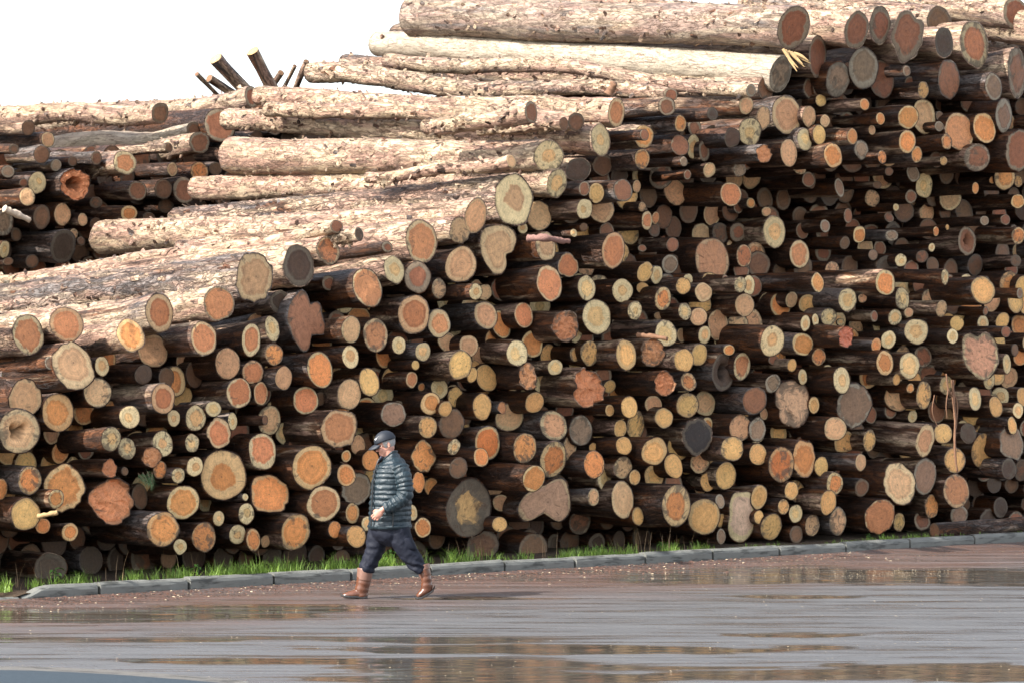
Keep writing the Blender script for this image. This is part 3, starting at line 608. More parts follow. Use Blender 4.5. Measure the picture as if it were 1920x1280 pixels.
def log_arrays(l, simple=False):
    """returns frame (origin, 3x3) and local arrays for bark and for the sawn end"""
    u, v, w, h, st = l['u'], l['v'], l['w'], l['h'], l['st']
    t = (T_REAR if l['rear'] else T0) - l['p'] + (0 if l['rear'] else hollow(u, v))
    P = on_plane(u, v, t, 0.04 if l['rear'] else BATTER) if 'P3' not in l else l['P3']
    mpp = P[1] / FPX
    if 'axis' in l:
        ax = np.array(l['axis'], float); L = np.linalg.norm(ax); ax /= L; r1 = l['r1']
    elif l.get('far'):
        uf, vf, th = l['far']
        k = (uf - 960) / FPX
        L = (P[0] - k * P[1]) / (k * A2[1] - A2[0])
        Yf = P[1] + L * A2[1]
        F = on_depth(uf, vf, Yf)
        ax = F - P; L = np.linalg.norm(ax); ax /= L
        r1 = th * Yf / FPX / 2
    else:
        L = random.uniform(4.6, 6.2)
        wt = 1.0 if v < contour(u) + 80 else 0.35
        tilt = math.radians(np.interp(u, [0, 500, 1000, 1500, 1900], [-4.5, -4.2, -1.0, 2.0, 2.0]) * wt + random.gauss(0, 1.2))
        if l['rear']: tilt = math.radians(random.uniform(0, 2.5))
        yaw = math.radians(random.gauss(0, 3.6))
        c, s = math.cos(yaw), math.sin(yaw)
        a2 = np.array([A2[0] * c - A2[1] * s, A2[0] * s + A2[1] * c])
        ax = np.array([a2[0] * math.cos(tilt), a2[1] * math.cos(tilt), math.sin(tilt)])
        r1 = None
    yv = np.cross([0, 0, 1.0], ax); yv /= np.linalg.norm(yv); zv = np.cross(ax, yv)
    M = np.stack([ax, yv, zv], 1)
    view = (P - np.array([0, 0, CAM_H])); view /= np.linalg.norm(view)
    cs = max(0.45, abs(view @ ax))
    asp = min(1.38, max(0.74, (w / cs) / h)) if 'axis' not in l else 1.0
    R = h * mpp / 2
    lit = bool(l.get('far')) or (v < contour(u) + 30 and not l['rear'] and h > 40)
    ns = 14 if simple else 64 if l.get('outline') else (44 if lit and h > 30 else (30 if h > 26 else 20))
    th = np.linspace(0, 2 * np.pi, ns, endpoint=False)
    sd = random.uniform(0, 40)
    if l.get('outline'):
        l['ohr'] = True
        r0 = interp_outline(l['outline'])(th); dx = r0 * np.cos(th); dy = r0 * np.sin(th)
        oy, oz = -dx * R / cs, dy * R
    else:
        amp = 0.05 if 'F' in l['fl'] else (0.03 if h > 30 else 0.02)
        r0 = np.ones(ns)
        for k in range(2, 5 if 'F' in l['fl'] else 6):
            r0 += amp * random.gauss(0, 1) / (k ** 0.4) * 0.7 * np.cos(k * th + random.uniform(0, 6.28))
        r0 += (fbm(np.stack([np.cos(th) * 3 + sd, np.sin(th) * 3, th * 0], -1), 3) - 0.5) * (0.34 if 'F' in l['fl'] else 0.07)
        r0 = np.clip(r0, 0.72, 1.25)
        oy, oz = -np.cos(th) * r0 * R * asp, np.sin(th) * r0 * R
    rm = 0.5 * (np.mean(np.hypot(oy, oz)) + R * min(1, math.sqrt(asp)))
    cy, cz = -np.cos(th) * rm * 0.97, np.sin(th) * rm * 0.97
    if simple: xs = np.array([0, 0, 0.02, 0.3, 1.0, 3.0])
    elif lit: xs = np.concatenate([[0, 0, 0.006], np.linspace(0.04, L, max(20, int(L / 0.075)))])
    else: xs = XS_DEF.copy(); xs[-1] = L
    if not lit and 'axis' not in l and not simple: pass
    if 'axis' in l: xs = np.concatenate([[0, 0, 0.006], np.linspace(0.05, L, 16)])
    f = sstep(0.0, 1.3 if l.get('outline') or 'F' in l['fl'] else 0.5, xs)[:, None]
    tp = np.ones(len(xs))[:, None] if r1 is None else (1 + (r1 / rm - 1) * (xs / L))[:, None]
    if r1 is None: tp = (1 + random.uniform(-0.015, 0.012) * xs)[:, None]
    by = (oy * (1 - f) + cy * f) * tp; bz = (oz * (1 - f) + cz * f) * tp
    X = np.repeat(xs[:, None], ns, 1)
    lp = np.stack([X + sd, by + sd * 0.37, bz + sd * 0.61], -1)
    rough = l.get('rough'); rough = random.uniform(0.2, 0.8) if rough is None else rough
    dn = (fbm(lp * np.array([2.2, 7, 7]), 3) - 0.5) * (0.035 + 0.05 * rm)
    if lit and not simple:
        dn += (fbm(lp * np.array([9, 26, 26]), 2) - 0.5) * (0.010 + 0.022 * rough)
        dn += np.where(vnoise(lp * np.array([5, 14, 14]) + 3) > 0.62, 0.008, 0) * (0.4 + rough)
    dn[:2] *= 0.35
    rad = np.hypot(by, bz) + 1e-6
    by2, bz2 = by * (1 + dn / rad), bz * (1 + dn / rad)
    by2[0] *= 0.955; bz2[0] *= 0.955
    if l.get('far'):                                     # natural bow and kinks
        b1, b2 = random.uniform(-1, 1), random.uniform(-1, 1)
        am = 0.016 * L * (0.35 if rm > 0.16 else 1.1)
        q = xs / L
        by2 += (am * b1 * np.sin(np.pi * q) + am * 0.5 * b2 * np.sin(2.6 * np.pi * q))[:, None]
        bz2 += (am * 0.9 * b2 * np.sin(np.pi * q) + am * 0.6 * b1 * np.sin(2.9 * np.pi * q + 0.0))[:, None]
    tear = 'T' if st == 't' else ''
    ky, kz = random.gauss(0, 0.10), random.gauss(0, 0.09)      # saw cut not quite square
    xo = np.zeros_like(X)
    wgt = np.clip(1 - xs / 0.25, 0, 1)[:, None]
    xo += (ky * by2 + kz * bz2) * wgt
    if tear: xo += ((fbm(np.stack([np.cos(th) * 4 + sd, np.sin(th) * 4, th * 0 + 5], -1), 2) - 0.35) * 0.10 * R / 0.15)[None, :] * wgt * -1
    bark_v = np.stack([X + xo, by2, bz2], -1).reshape(-1, 3)
    bark_f = [tuple(q) for q in grid_faces(len(xs), ns)[:, ::-1]]
    bark_f = [tuple(q[::-1]) for q in bark_f]
    cap = tuple(range((len(xs) - 1) * ns, len(xs) * ns))
    bark_f.append(cap[::-1])
    pale, grey = l.get('pale'), l.get('grey')
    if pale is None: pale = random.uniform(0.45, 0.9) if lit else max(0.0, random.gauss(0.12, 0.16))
    if grey is None: grey = random.random() ** 3 * 0.6
    n = len(bark_v)
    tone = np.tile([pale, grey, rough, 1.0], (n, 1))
    # sawn end
    rings = np.array([0.30, 0.52, 0.70, 0.84, 0.955]) if not simple else np.array([0.55, 0.955])
    ey = np.concatenate([[0], (rings[:, None] * by2[1] * 1.0).ravel()]); ez = np.concatenate([[0], (rings[:, None] * bz2[1]).ravel()])
    nx = np.concatenate([[0], (rings[:, None] * np.cos(th)).ravel()]) / 0.955; ny = np.concatenate([[0], (rings[:, None] * np.sin(th)).ravel()]) / 0.955
    rr = np.hypot(nx, ny)
    exx = ky * ey + kz * ez + (fbm(np.stack([nx * 2.4 + sd, ny * 2.4, nx * 0], -1), 2) - 0.5) * 0.016 - 0.004
    exx[-ns:] = xo[0] + 0.001
    hc0, sc0, hr, _ = STYLES[st]
    if l.get('hc'): hc0 = l['hc']
    var = random.uniform(0.82, 1.2); warm = random.uniform(0.9, 1.1)
    hc = np.array(hc0) * var * np.array([1, 1 / warm, 1 / warm]); sc = np.array(sc0) * random.uniform(0.78, 1.15)
    sc = sc + (hc - sc) * random.uniform(0.0, 0.62) * (1 if st in 'orb' else 0.3)
    if 'O' in l['fl']: hc = np.array([0.55, 0.17, 0.05])
    if 'W' in l['fl']: hr = 0.6
    if l.get('outline'): hr = 0.9
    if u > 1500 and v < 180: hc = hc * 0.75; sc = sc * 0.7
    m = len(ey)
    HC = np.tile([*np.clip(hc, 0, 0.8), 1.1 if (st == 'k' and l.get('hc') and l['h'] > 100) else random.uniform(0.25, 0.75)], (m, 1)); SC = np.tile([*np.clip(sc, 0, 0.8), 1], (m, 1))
    if tear:
        exx = exx + (fbm(np.stack([nx * 5 + sd, ny * 5, nx * 0 + 2], -1), 3) - 0.5) * 0.34 * R * np.where(rr < 0.99, 1, 0)
    if 'H' in l['fl']:
        hol = sstep(0.45, 0.22, rr + (fbm(np.stack([nx * 3 + sd, ny * 3, nx * 0], -1), 2) - 0.5) * 0.5)
        exx = exx + hol * 0.18; HC[:, :3] *= (1 - 0.85 * hol)[:, None]; 
    stain = random.random() ** 3 * 0.32 + (0.04 if st in 'gkdm' else 0)
    PP = np.tile([hr + random.gauss(0.02, 0.075), stain, random.uniform(-0.6, 0.6), 1], (m, 1))
    if st == 'k' and l.get('hc') and l['h'] > 100: PP[:, 0] = 0.58
    end_v = np.stack([exx, ey, ez], -1)
    fan = [(0, 1 + (j + 1) % ns, 1 + j) for j in range(ns)]
    gf = [tuple(q) for q in (grid_faces(len(rings), ns, off=1))]
    end_f = [f_[::-1] for f_ in fan] + [q[::-1] for q in gf]
    po = RNG.normal(0, 0.13, 2); fade = np.clip(1 - rr, 0, 1)
    ep = np.stack([nx - po[0] * fade, ny - po[1] * fade, nx * 0 + sd], -1)
    return dict(P=P, M=M, L=L, R=rm, bark=(bark_v, bark_f, dict(lp=lp.reshape(-1, 3), tone=tone)), end=(end_v, end_f, dict(ep=ep, hc=HC, sc=SC, pp=PP)), sd=sd, xs=xs, ring=(by2, bz2), lit=lit, pale=pale)

def orient(end_f, flip): return [f[::-1] for f in end_f] if flip else end_f

def flakes(a, n, pale):
    """curled scraps of bark standing off a log's sunlit surface"""
    mb = MB(); by, bz = a['ring']; xs = a['xs']; ns = by.shape[1]
    for k in range(n):
        i = random.randrange(4, len(xs) - 2); j = random.randrange(ns)
        c = np.array([xs[i], by[i, j], bz[i, j]])
        cen = np.array([xs[i], by[i].mean(), bz[i].mean()]); nr = c - cen; nr[0] = 0; nr /= np.linalg.norm(nr) + 1e-9
        tg = np.cross(nr, [1, 0, 0]); ang = random.uniform(-0.9, 0.9)
        d1 = np.array([1, 0, 0]) * math.cos(ang) + tg * math.sin(ang); d2 = np.cross(nr, d1)
        ln, wd, lift = random.uniform(0.03, 0.13), random.uniform(0.012, 0.04), random.uniform(0.004, 0.035)
        V = []
        for s_ in (0, 0.5, 1):
            for w_ in (-1, 0, 1):
                V.append(c + d1 * ln * s_ + d2 * wd * w_ * (1 - 0.3 * s_) + nr * (0.003 + lift * s_ ** 1.7 - abs(w_) * 0.3 * wd * random.uniform(0.3, 1)))
        V = np.array(V)
        mb.add(V, grid_faces(3, 3, wrap=False), 0, lp=V + a['sd'], tone=np.tile([pale * random.uniform(0.3, 1.2), random.random() * 0.5, 0.3, 1], (9, 1)))
    return mb.mesh('bark_flakes', [BARK])

def stub(a):
    by, bz = a['ring']; xs = a['xs']; ns = by.shape[1]
    i = random.randrange(int(len(xs) * 0.1) + 3, len(xs) - 3); j = random.randrange(ns)
    c = np.array([xs[i], by[i, j], bz[i, j]]); cen = np.array([xs[i], by[i].mean(), bz[i].mean()])
    nr = c - cen; nr /= np.linalg.norm(nr) + 1e-9
    r, ln = random.uniform(0.016, 0.034), random.uniform(0.02, 0.07)
    d = nr + np.array([random.uniform(-0.6, 0.6), 0, 0]); d /= np.linalg.norm(d)
    a1 = np.cross(d, [1, 0.1, 0]); a1 /= np.linalg.norm(a1); a2 = np.cross(d, a1)
    k = 10; V = []
    for (s_, rr) in ((-0.03, 1.5), (0.0, 1.35), (ln * 0.4, 1.05), (ln, 1.0)):
        for q in range(k):
            V.append(c + d * s_ + (a1 * math.cos(q * 2 * math.pi / k) + a2 * math.sin(q * 2 * math.pi / k)) * r * rr * random.uniform(0.92, 1.08))
    n0 = len(V); V.append(c + d * (ln + 0.003)); V = np.array(V)
    mb = MB(); mb.add(V, [tuple(f) for f in grid_faces(4, k)] + [(n0, 3 * k + q, 3 * k + (q + 1) % k) for q in range(k)], 0, lp=V + a['sd'], tone=np.tile([0.9, 0.1, 0.2, 1], (len(V), 1)))
    return mb.mesh('branch_stub', [BARK])

# ---- which logs are individuals
for l in LOGS: l['area'] = l['w'] * l['h']
order = sorted([l for l in LOGS if not l.get('keep')], key=lambda l: -l['area'])
n_keep = sum(1 for l in LOGS if l.get('keep'))
for l in order[:292 - n_keep]: l['keep'] = True

LMS = [(l['u'], l['v'], l['lm'], l) for l in LOGS if l.get('lm')]
LMS += [(712, 835, "the walking man's cap", None), (785, 925, "the walking man's back", None), (668, 1100, "the walking man's front boot", None), (1790, 830, 'the hanging dead branch', None), (272, 895, 'the pine sprig', None)]
used_labels = set(l['label'] for l in LOGS if l.get('label'))
def size_word(D):
    return 'huge' if D > .52 else 'large' if D > .37 else 'medium' if D > .265 else 'small' if D > .17 else 'tiny'
def direction(du, dv):
    a = (math.degrees(math.atan2(-dv, du)) + 360) % 360
    return ['right of', 'up and right of', 'above', 'up and left of', 'left of', 'down and left of', 'below', 'down and right of'][int((a + 22.5) // 45) % 8]
def auto_label(l, D):
    base = f"{size_word(D)} {STYLES[l['st']][3]} "
    feat = 'hollow log' if 'H' in l['fl'] else 'lopsided log' if 'F' in l['fl'] else 'jutting log' if 'PP' in l['fl'] else 'narrow log' if l['w'] / l['h'] < 0.66 else 'log'
    if 'B' in l['fl']: feat = 'half-hidden ' + feat
    c = sorted(LMS, key=lambda m: (m[0] - l['u']) ** 2 + (m[1] - l['v']) ** 2)
    for m in c[:9]:
        if m[3] is l or (m[3] is not None and m[3]['rear'] != l['rear']): continue
        du, dv = l['u'] - m[0], l['v'] - m[1]; d = math.hypot(du, dv)
        far = 'just' if d < 95 else 'a little' if d < 170 else 'well'
        lab = f"{base}{feat}, {far} {direction(du, dv)} {m[2]}"
        if len(lab.split()) > 16: lab = f"{base}log, {far} {direction(du, dv)} {m[2]}"
        if lab not in used_labels and len(lab.split()) <= 16:
            used_labels.add(lab); return lab
    return lab

FILL = MB()
def add_fill(a):
    M, P = a['M'], a['P']
    v, f, at = a['bark']; n = len(v)
    z3 = np.zeros((n, 4)); 
    FILL.add(v @ M.T + P, f, 0, lp=at['lp'], tone=at['tone'], ep=np.zeros((n, 3)), hc=z3, sc=z3, pp=z3)
    v, f, at = a['end']; n = len(v)
    FILL.add(v @ M.T + P, f, 1, lp=np.zeros((n, 3)), tone=np.zeros((n, 4)), ep=at['ep'], hc=at['hc'], sc=at['sc'], pp=at['pp'])

def place_log(l, cat='log', group='logs of the front pile'):
    a = log_arrays(l)
    if not l.get('keep'): add_fill(a); return None
    root = bpy.data.objects.new('log', None); COL.objects.link(root)
    root.empty_display_size = 0.1
    M4 = Matrix([[*a['M'][i], a['P'][i]] for i in range(3)] + [[0, 0, 0, 1]])
    root.matrix_world = M4
    v, f, at = a['bark']; link('bark', new_mesh('bark', v, f, [BARK], None, at), root)
    v, f, at = a['end']; link('cut_end', new_mesh('cut_end', v, f, [WOOD], None, at, smooth=l['st'] != 't'), root)
    D = 2 * a['R']
    tag(root, l.get('label') or auto_label(l, D), cat, 'logs of the further pile' if l['rear'] else group)
    if l.get('far') and l['u'] > -50 and a['lit']:
        nfl = int(70 + 26 * a['L'] * min(1.0, a['R'] / 0.15))
        if (l.get('pale') or 0) < 1.1:
            tag(link('bark_flakes', flakes(a, nfl, l.get('pale') or 0.5), root), kind='stuff')
        for k in range(random.randint(2, 5)): link('branch_stub', stub(a), root)
    l['obj'] = root
    return root
for l in LOGS: place_log(l)

# ---- short dark logs deep in the gaps (nobody could count them): one mass
def vbot(u): return np.interp(u, [0, 1920], [1085, 985])
yy = 60
row = 0
while yy < 1090:
    xx = -620 + (row % 2) * 22
    while xx < 2200:
        u = xx + random.uniform(-9, 9); v = yy + random.uniform(-7, 7); s = np.interp(u, [0, 1920], [1.16, 0.84])
        h = random.uniform(34, 56) * s
        if contour(u) + 42 + max(0, -u) * 0.12 < v < vbot(u):
            l = dict(u=u, v=v, w=h * 0.78, h=h, st=random.choice('ddmkdkkd' if v > vbot(u) - 110 else 'ddmdkmbd' if hollow(u, v) > .2 or v < 330 else 'dmbymyop'), fl=set(), rear=False, p=random.uniform(-0.8, -0.3) - (0.3 if v > vbot(u) - 110 else 0) if u > -40 else random.uniform(-0.2, 0.3), pale=random.uniform(0, .15), rough=.5)  # darker wood low down and in the hollow stands in for shade
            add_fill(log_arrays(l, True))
        if (u < 470 and 285 < v < 520) or (440 <= u < 780 and 200 < v < 520):
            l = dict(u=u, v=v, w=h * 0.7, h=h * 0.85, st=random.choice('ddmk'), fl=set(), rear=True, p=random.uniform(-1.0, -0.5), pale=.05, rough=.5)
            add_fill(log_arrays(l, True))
        xx += 44 * s
    yy += 34; row += 1
for k in range(26):                                          # deeper still
    for i in range(40):
        u = -100 + i * 60 + (k % 2) * 30 + random.uniform(-10, 10); v = 90 + k * 40 + random.uniform(-8, 8)
        if contour(u) + 55 < v < vbot(u) - 10:
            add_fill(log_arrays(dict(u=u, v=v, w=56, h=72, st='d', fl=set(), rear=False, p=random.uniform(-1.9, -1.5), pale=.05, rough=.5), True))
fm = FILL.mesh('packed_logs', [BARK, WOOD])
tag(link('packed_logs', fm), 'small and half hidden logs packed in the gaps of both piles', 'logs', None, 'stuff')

# ---- poles leaning up from behind the further pile
POLES = [(404, 110, 26, 468, 178, 'y', 'thick pole with a pale top leaning up behind the further pile'),
         (474, 96, 24, 522, 190, 'y', 'tallest brown pole with a tan top leaning against the sky'),
         (369, 139, 9, 414, 185, 'd', 'thin crooked pole leftmost of the poles leaning against the sky'),
         (392, 147, 15, 446, 182, 'm', 'short reddish pole beside the thick leaning pole'),
         (527, 137, 13, 494, 186, 'd', 'stub of a pole leaning the other way beside the tallest pole'),
         (553, 124, 9, 520, 190, 'd', 'thin straight pole rising between two others against the sky'),
         (574, 115, 11, 548, 185, 'd', 'thin dark pole rightmost of the poles leaning against the sky')]
for (u, v, th, ub, vb, st, lab) in POLES:
    Yt = 49.0 + random.uniform(-0.5, 0.5)
    P = on_depth(u, v, Yt); B = on_depth(ub + (ub - u) * 1.2, vb + (vb - v) * 1.2, Yt + 1.1)
    l = dict(u=u, v=v, w=th, h=th, st=st, fl=set(), rear=True, p=0, P3=P, axis=B - P, r1=th * Yt / FPX / 2 * 1.1, keep=True, label=lab, pale=.5, grey=.3, rough=.6)
    r = place_log(l); r['group'] = 'poles leaning behind the further pile'

# ------------------------------------------------------------------ the walking man
PK = 33.03 / FPX
def pm(u, v, y=0.0): return np.array([(u - 735) * PK, y, (1123 - v) * PK])

def catmull(P, n):
    P = np.asarray(P, float); m = len(P)
    Q = np.vstack([2 * P[0] - P[1], P, 2 * P[-1] - P[-2]])
    out = []
    for t in np.linspace(0, m - 1 - 1e-6, n):
        i = int(t); f = t - i
        p0, p1, p2, p3 = Q[i], Q[i + 1], Q[i + 2], Q[i + 3]
        out.append(0.5 * ((2 * p1) + (-p0 + p2) * f + (2 * p0 - 5 * p1 + 4 * p2 - p3) * f * f + (-p0 + 3 * p1 - 3 * p2 + p3) * f ** 3))
    return np.array(out)

def tube(mb, pts, n=40, seg=24, mod=None, flat=False):
    """pts: (x,y,z,ra,rb). flat: horizontal sections (ra along x, rb along y); else sections square to the path (ra in the xz plane, rb along y)"""
    C = catmull(pts, n); V = []
    th = np.linspace(0, 2 * np.pi, seg, endpoint=False)
    arc = np.concatenate([[0], np.cumsum(np.linalg.norm(np.diff(C[:, :3], axis=0), axis=1))])
    for i in range(n):
        c, ra, rb = C[i, :3], max(C[i, 3], 1e-3), max(C[i, 4], 1e-3)
        if flat: e1, e2 = np.array([1., 0, 0]), np.array([0, 1., 0])
        else:
            d = C[min(i + 1, n - 1), :3] - C[max(i - 1, 0), :3]; d /= np.linalg.norm(d)
            e2 = np.array([0, 1., 0]) - d * d[1]
            if np.linalg.norm(e2) < 0.25: e2 = np.array([0, 0, 1.]) - d * d[2]
            e2 /= np.linalg.norm(e2); e1 = np.cross(e2, d)
        k = mod(arc[i], th, C[i]) if mod else 0.0
        V.append(c + ((ra + k) * np.cos(th))[:, None] * e1 + ((rb + k) * np.sin(th))[:, None] * e2)
    V = np.concatenate(V); f = [tuple(q) for q in grid_faces(n, seg)]
    a = V[:seg].mean(0); b = V[-seg:].mean(0); k = len(V); V = np.vstack([V, a, b])
    f += [(k, (j + 1) % seg, j) for j in range(seg)] + [(k + 1, (n - 1) * seg + j, (n - 1) * seg + (j + 1) % seg) for j in range(seg)]
    # outward orientation
    mb.add(V, f)
    return C

def ball(mb, c, r, R3=None, seg=20, rg=12):
    th = np.linspace(0, 2 * np.pi, seg, endpoint=False); V = []
    for i in range(1, rg):
        ph = math.pi * i / rg
        V += [(math.sin(ph) * math.cos(t), math.sin(ph) * math.sin(t), math.cos(ph)) for t in th]
    V = np.array(V + [(0, 0, 1), (0, 0, -1)]) * np.asarray(r)
    if R3 is not None: V = V @ np.asarray(R3).T
    k = (rg - 1) * seg
    f = [tuple(q) for q in grid_faces(rg - 1, seg)[:, ::-1]] + [(k, j, (j + 1) % seg) for j in range(seg)] + [(k + 1, (rg - 2) * seg + (j + 1) % seg, (rg - 2) * seg + j) for j in range(seg)]
    mb.add(V + np.asarray(c), f)

def remeshed(mb, name, mat, voxel, smooth=2, disp=None):
    me = mb.mesh('tmp', [mat])
    bm = bmesh.new(); bm.from_mesh(me); bmesh.ops.recalc_face_normals(bm, faces=bm.faces); bm.to_mesh(me); bm.free()
    o = bpy.data.objects.new('tmp', me); COL.objects.link(o)
    r = o.modifiers.new('r', 'REMESH'); r.mode = 'VOXEL'; r.voxel_size = voxel; r.use_smooth_shade = True
    if smooth:
        s = o.modifiers.new('s', 'SMOOTH'); s.iterations = smooth; s.factor = 0.5
    dg = bpy.context.evaluated_depsgraph_get()
    out = bpy.data.meshes.new_from_object(o.evaluated_get(dg)); out.name = name
    bpy.data.objects.remove(o); bpy.data.meshes.remove(me)
    out.materials.clear(); out.materials.append(mat)
    if disp is not None:
        n = len(out.vertices); co = np.empty(n * 3, np.float32); no = np.empty(n * 3, np.float32)
        out.vertices.foreach_get('co', co); out.vertices.foreach_get('normal', no)
        co = co.reshape(-1, 3); no = no.reshape(-1, 3)
        co = co + no * disp(co)[:, None]; out.vertices.foreach_set('co', co.astype(np.float32).ravel())
    out.polygons.foreach_set('use_smooth', np.ones(len(out.polygons), bool)); out.update()
    return out

def person():
    skin = simple_mat('skin', (0.48, 0.24, 0.175), 0.5, 0.16, 40, 0.15, 220, 0.4, 0.002)
    m = NT('jacket_nylon'); p = m.obj()
    n = m.noise(p, 34, 4, 0.6, 0.4); n2 = m.noise(m.vmath('MULTIPLY', p, (1.0, 1.0, 0.35)), 70, 3, 0.6)
    jac = m.fin(m.mix(n, (0.004, 0.013, 0.019), (0.010, 0.026, 0.036)), m.ramp(n, 0.3, 0.7, 0.36, 0.56), m.bump(m.math('ADD', n, n2), 0.5, 0.012), 0.55)
    tro = simple_mat('trouser_cloth', (0.008, 0.010, 0.019), 0.7, 0.3, 60, 0.35, 30, 0.25, 0.006)
    boot = simple_mat('boot_rubber', (0.115, 0.044, 0.024), 0.27, 0.3, 18, 0.25, 40, 0.6, 0.003)
    bootp = simple_mat('boot_pale_rubber', (0.19, 0.10, 0.072), 0.36, 0.15, 18, 0.2, 40, 0.5, 0.003)
    sole = simple_mat('boot_sole', (0.02, 0.018, 0.018), 0.6, 0.2)
    capm = simple_mat('cap_cloth', (0.010, 0.014, 0.022), 0.6, 0.25, 90, 0.3, 260, 0.4, 0.002)
    white = simple_mat('cap_print', (0.8, 0.8, 0.8), 0.6, 0.03)
    hair_m = simple_mat('grey_hair', (0.30, 0.29, 0.28), 0.7, 0.5, 120, 0.8, 200, 0.3, 0.004)
    dark = simple_mat('black_plastic', (0.012, 0.012, 0.013), 0.35, 0.1)
    metal = simple_mat('spectacle_wire', (0.35, 0.33, 0.30), 0.25, 0.1, Metallic=1.0)
    shirt = simple_mat('shirt_cloth', (0.03, 0.03, 0.05), 0.8, 0.3)
    root = bpy.data.objects.new('person', None); COL.objects.link(root)
    root.location = on_ground(735, 1123); root.location.z = 0.004
    root.rotation_euler = (0, 0, 0.10)
    tag(root, 'man in dark cap, black quilted jacket and brown rubber boots striding along the kerb', 'person')

    # torso outline (column centre, half width px, half depth m)
    T = [(985, 731, 36, .175), (960, 731.5, 36, .18), (930, 732.5, 35, .185), (905, 733, 33, .185), (885, 734, 29.5, .185), (872, 735, 25, .165), (863, 735, 19.5, .12), (856, 733.5, 13, .075), (848, 731, 10.5, .062)]
    armN = [(748, 873, -.165, .066), (755, 898, -.215, .066), (757, 926, -.235, .058), (738, 943, -.245, .05), (717, 952.5, -.245, .040), (712, 956, -.245, .032)]
    armF = [(742, 873, .165, .066), (748, 905, .215, .066), (748, 945, .225, .056), (740, 975, .225, .045), (736, 990, .22, .034)]
    legF = [(716, 992, .085, .10), (706, 1022, .09, .088), (694, 1052, .092, .072), (687, 1075, .093, .058), (683, 1100, .094, .045), (682, 1113, .094, .042)]
    legN = [(748, 992, -.085, .10), (760, 1024, -.09, .092), (778, 1052, -.095, .074), (790, 1075, -.097, .056), (797, 1096, -.098, .046), (797, 1108, -.098, .040)]

    # body: one continuous mesh
    mb = MB()
    tube(mb, [(*pm(u, v), hw * PK - 0.035, d - 0.03) for v, u, hw, d in T[:7]] , 40, 28, flat=True)
    tube(mb, [(*pm(736, 868), .07, .07), (*pm(731, 855), .058, .058), (*pm(727, 842), .056, .056)], 10, 20)
    for arm in (armN, armF): tube(mb, [(*pm(u, v, y), r - .018, r - .018) for u, v, y, r in arm], 30, 18)
    for leg in (legF, legN): tube(mb, [(*pm(u, v, y), r - .022, r - .022) for u, v, y, r in leg], 30, 18)
    # feet
    tube(mb, [(*pm(686, 1115, .094), .03, .032), (*pm(664, 1116, .094), .03, .038), (*pm(648, 1117, .094), .02, .03)], 10, 14)
    tube(mb, [(*pm(805, 1104, -.098), .03, .032), (*pm(793, 1110, -.098), .028, .036), (*pm(783, 1116, -.098), .02, .03)], 10, 14)
    # hands
    def hand(w, k, d, nrm, side):
        """w wrist, d pointing down the hand, nrm out of the back of the hand, side towards the thumb"""
        d, nrm, side = [np.asarray(x, float) / np.linalg.norm(x) for x in (d, nrm, side)]
        R3 = np.stack([d, side, nrm], 1)
        tube(mb, [(*(w - d * .03), .028, .028), (*(w + d * .02), .03, .026)], 6, 14)
        ball(mb, w + d * .052, (.052, .041, .019), R3)
        for i, (o, ln, cv) in enumerate([(.031, .070, .55), (.0105, .078, .62), (-.0105, .072, .72), (-.031, .058, .85)]):
            p = w + d * (.088 - abs(o) * .25) + side * o; dd = d * math.cos(.35) - nrm * math.sin(.35) + side * o * 2.0
            pts = [p - d * .02]; a = 0.30
            for sgl, f in ((ln * .45, 1), (ln * .32, 1), (ln * .26, 1)):
                pts.append(pts[-1] + (d * math.cos(a) - nrm * math.sin(a) + side * o * 1.6) * (sgl + (0.02 if len(pts) == 1 else 0))); a += cv
            tube(mb, [(*q, r, r) for q, r in zip(pts, (.0105, .0098, .0088, .0068))], 14, 10)
        b = w + d * .028 + side * .03
        tube(mb, [(*(b - side * .012), .015, .015), (*(b + d * .028 + side * .020 - nrm * .008), .0125, .0125), (*(b + d * .056 + side * .020 - nrm * .022), .0095, .0095)], 12, 10)
    hand(pm(714.5, 954, -.247), 1, (-.72, .05, -.69), (-.12, -.98, .12), (-.66, 0.05, .70))
    hand(pm(736, 990, .22), 1, (-.25, 0, -.97), (0.1, .99, 0), (-.97, 0, .25))
    # head
    tilt = math.radians(22)
    f = np.array([-math.cos(tilt), 0, -math.sin(tilt)]); up = np.array([-math.sin(tilt), 0, math.cos(tilt)])
    H0 = pm(722.5, 832.5)
    R3 = np.stack([-f, np.array([0, 1., 0]), up], 1)           # local x back, y far side, z up
    hp = lambda x, y, z: H0 + R3 @ np.array([x, y, z])
    for c, r in (((.012, 0, .028), (.097, .076, .092)), ((-.030, 0, -.050), (.062, .057, .068)), ((-.062, 0, -.098), (.032, .033, .024)), ((.01, 0, -.04), (.07, .062, .07)),
                 ((-.083, 0, .012), (.017, .05, .014)), ((-.088, 0, -.012), (.014, .011, .03)), ((-.103, 0, -.030), (.019, .0155, .014)),
                 ((-.088, 0, -.067), (.011, .024, .0075)), ((-.086, 0, -.080), (.011, .022, .008)),
                 ((-.058, -.036, -.035), (.028, .024, .028)), ((-.058, .036, -.035), (.028, .024, .028))):
        ball(mb, hp(*c), r, R3)
    for s in (-1, 1):
        ball(mb, hp(.028, s * .074, -.012), (.017, .010, .031), R3); ball(mb, hp(.022, s * .077, -.036), (.010, .008, .012), R3)
    def face_disp(co):
        return (fbm(co * 60, 2) - 0.5) * 0.0015
    body = link('body', remeshed(mb, 'body', skin, 0.0042, 2, face_disp), root)
    for s in (-1, 1):
        e = MB(); ball(e, hp(-.078, s * .031, -.004), (.0115, .0115, .0115), R3, 12, 8)
        link('eye', e.mesh('eye', [simple_mat('eye_white', (0.5, 0.47, 0.44), 0.3, 0.05)]), root)

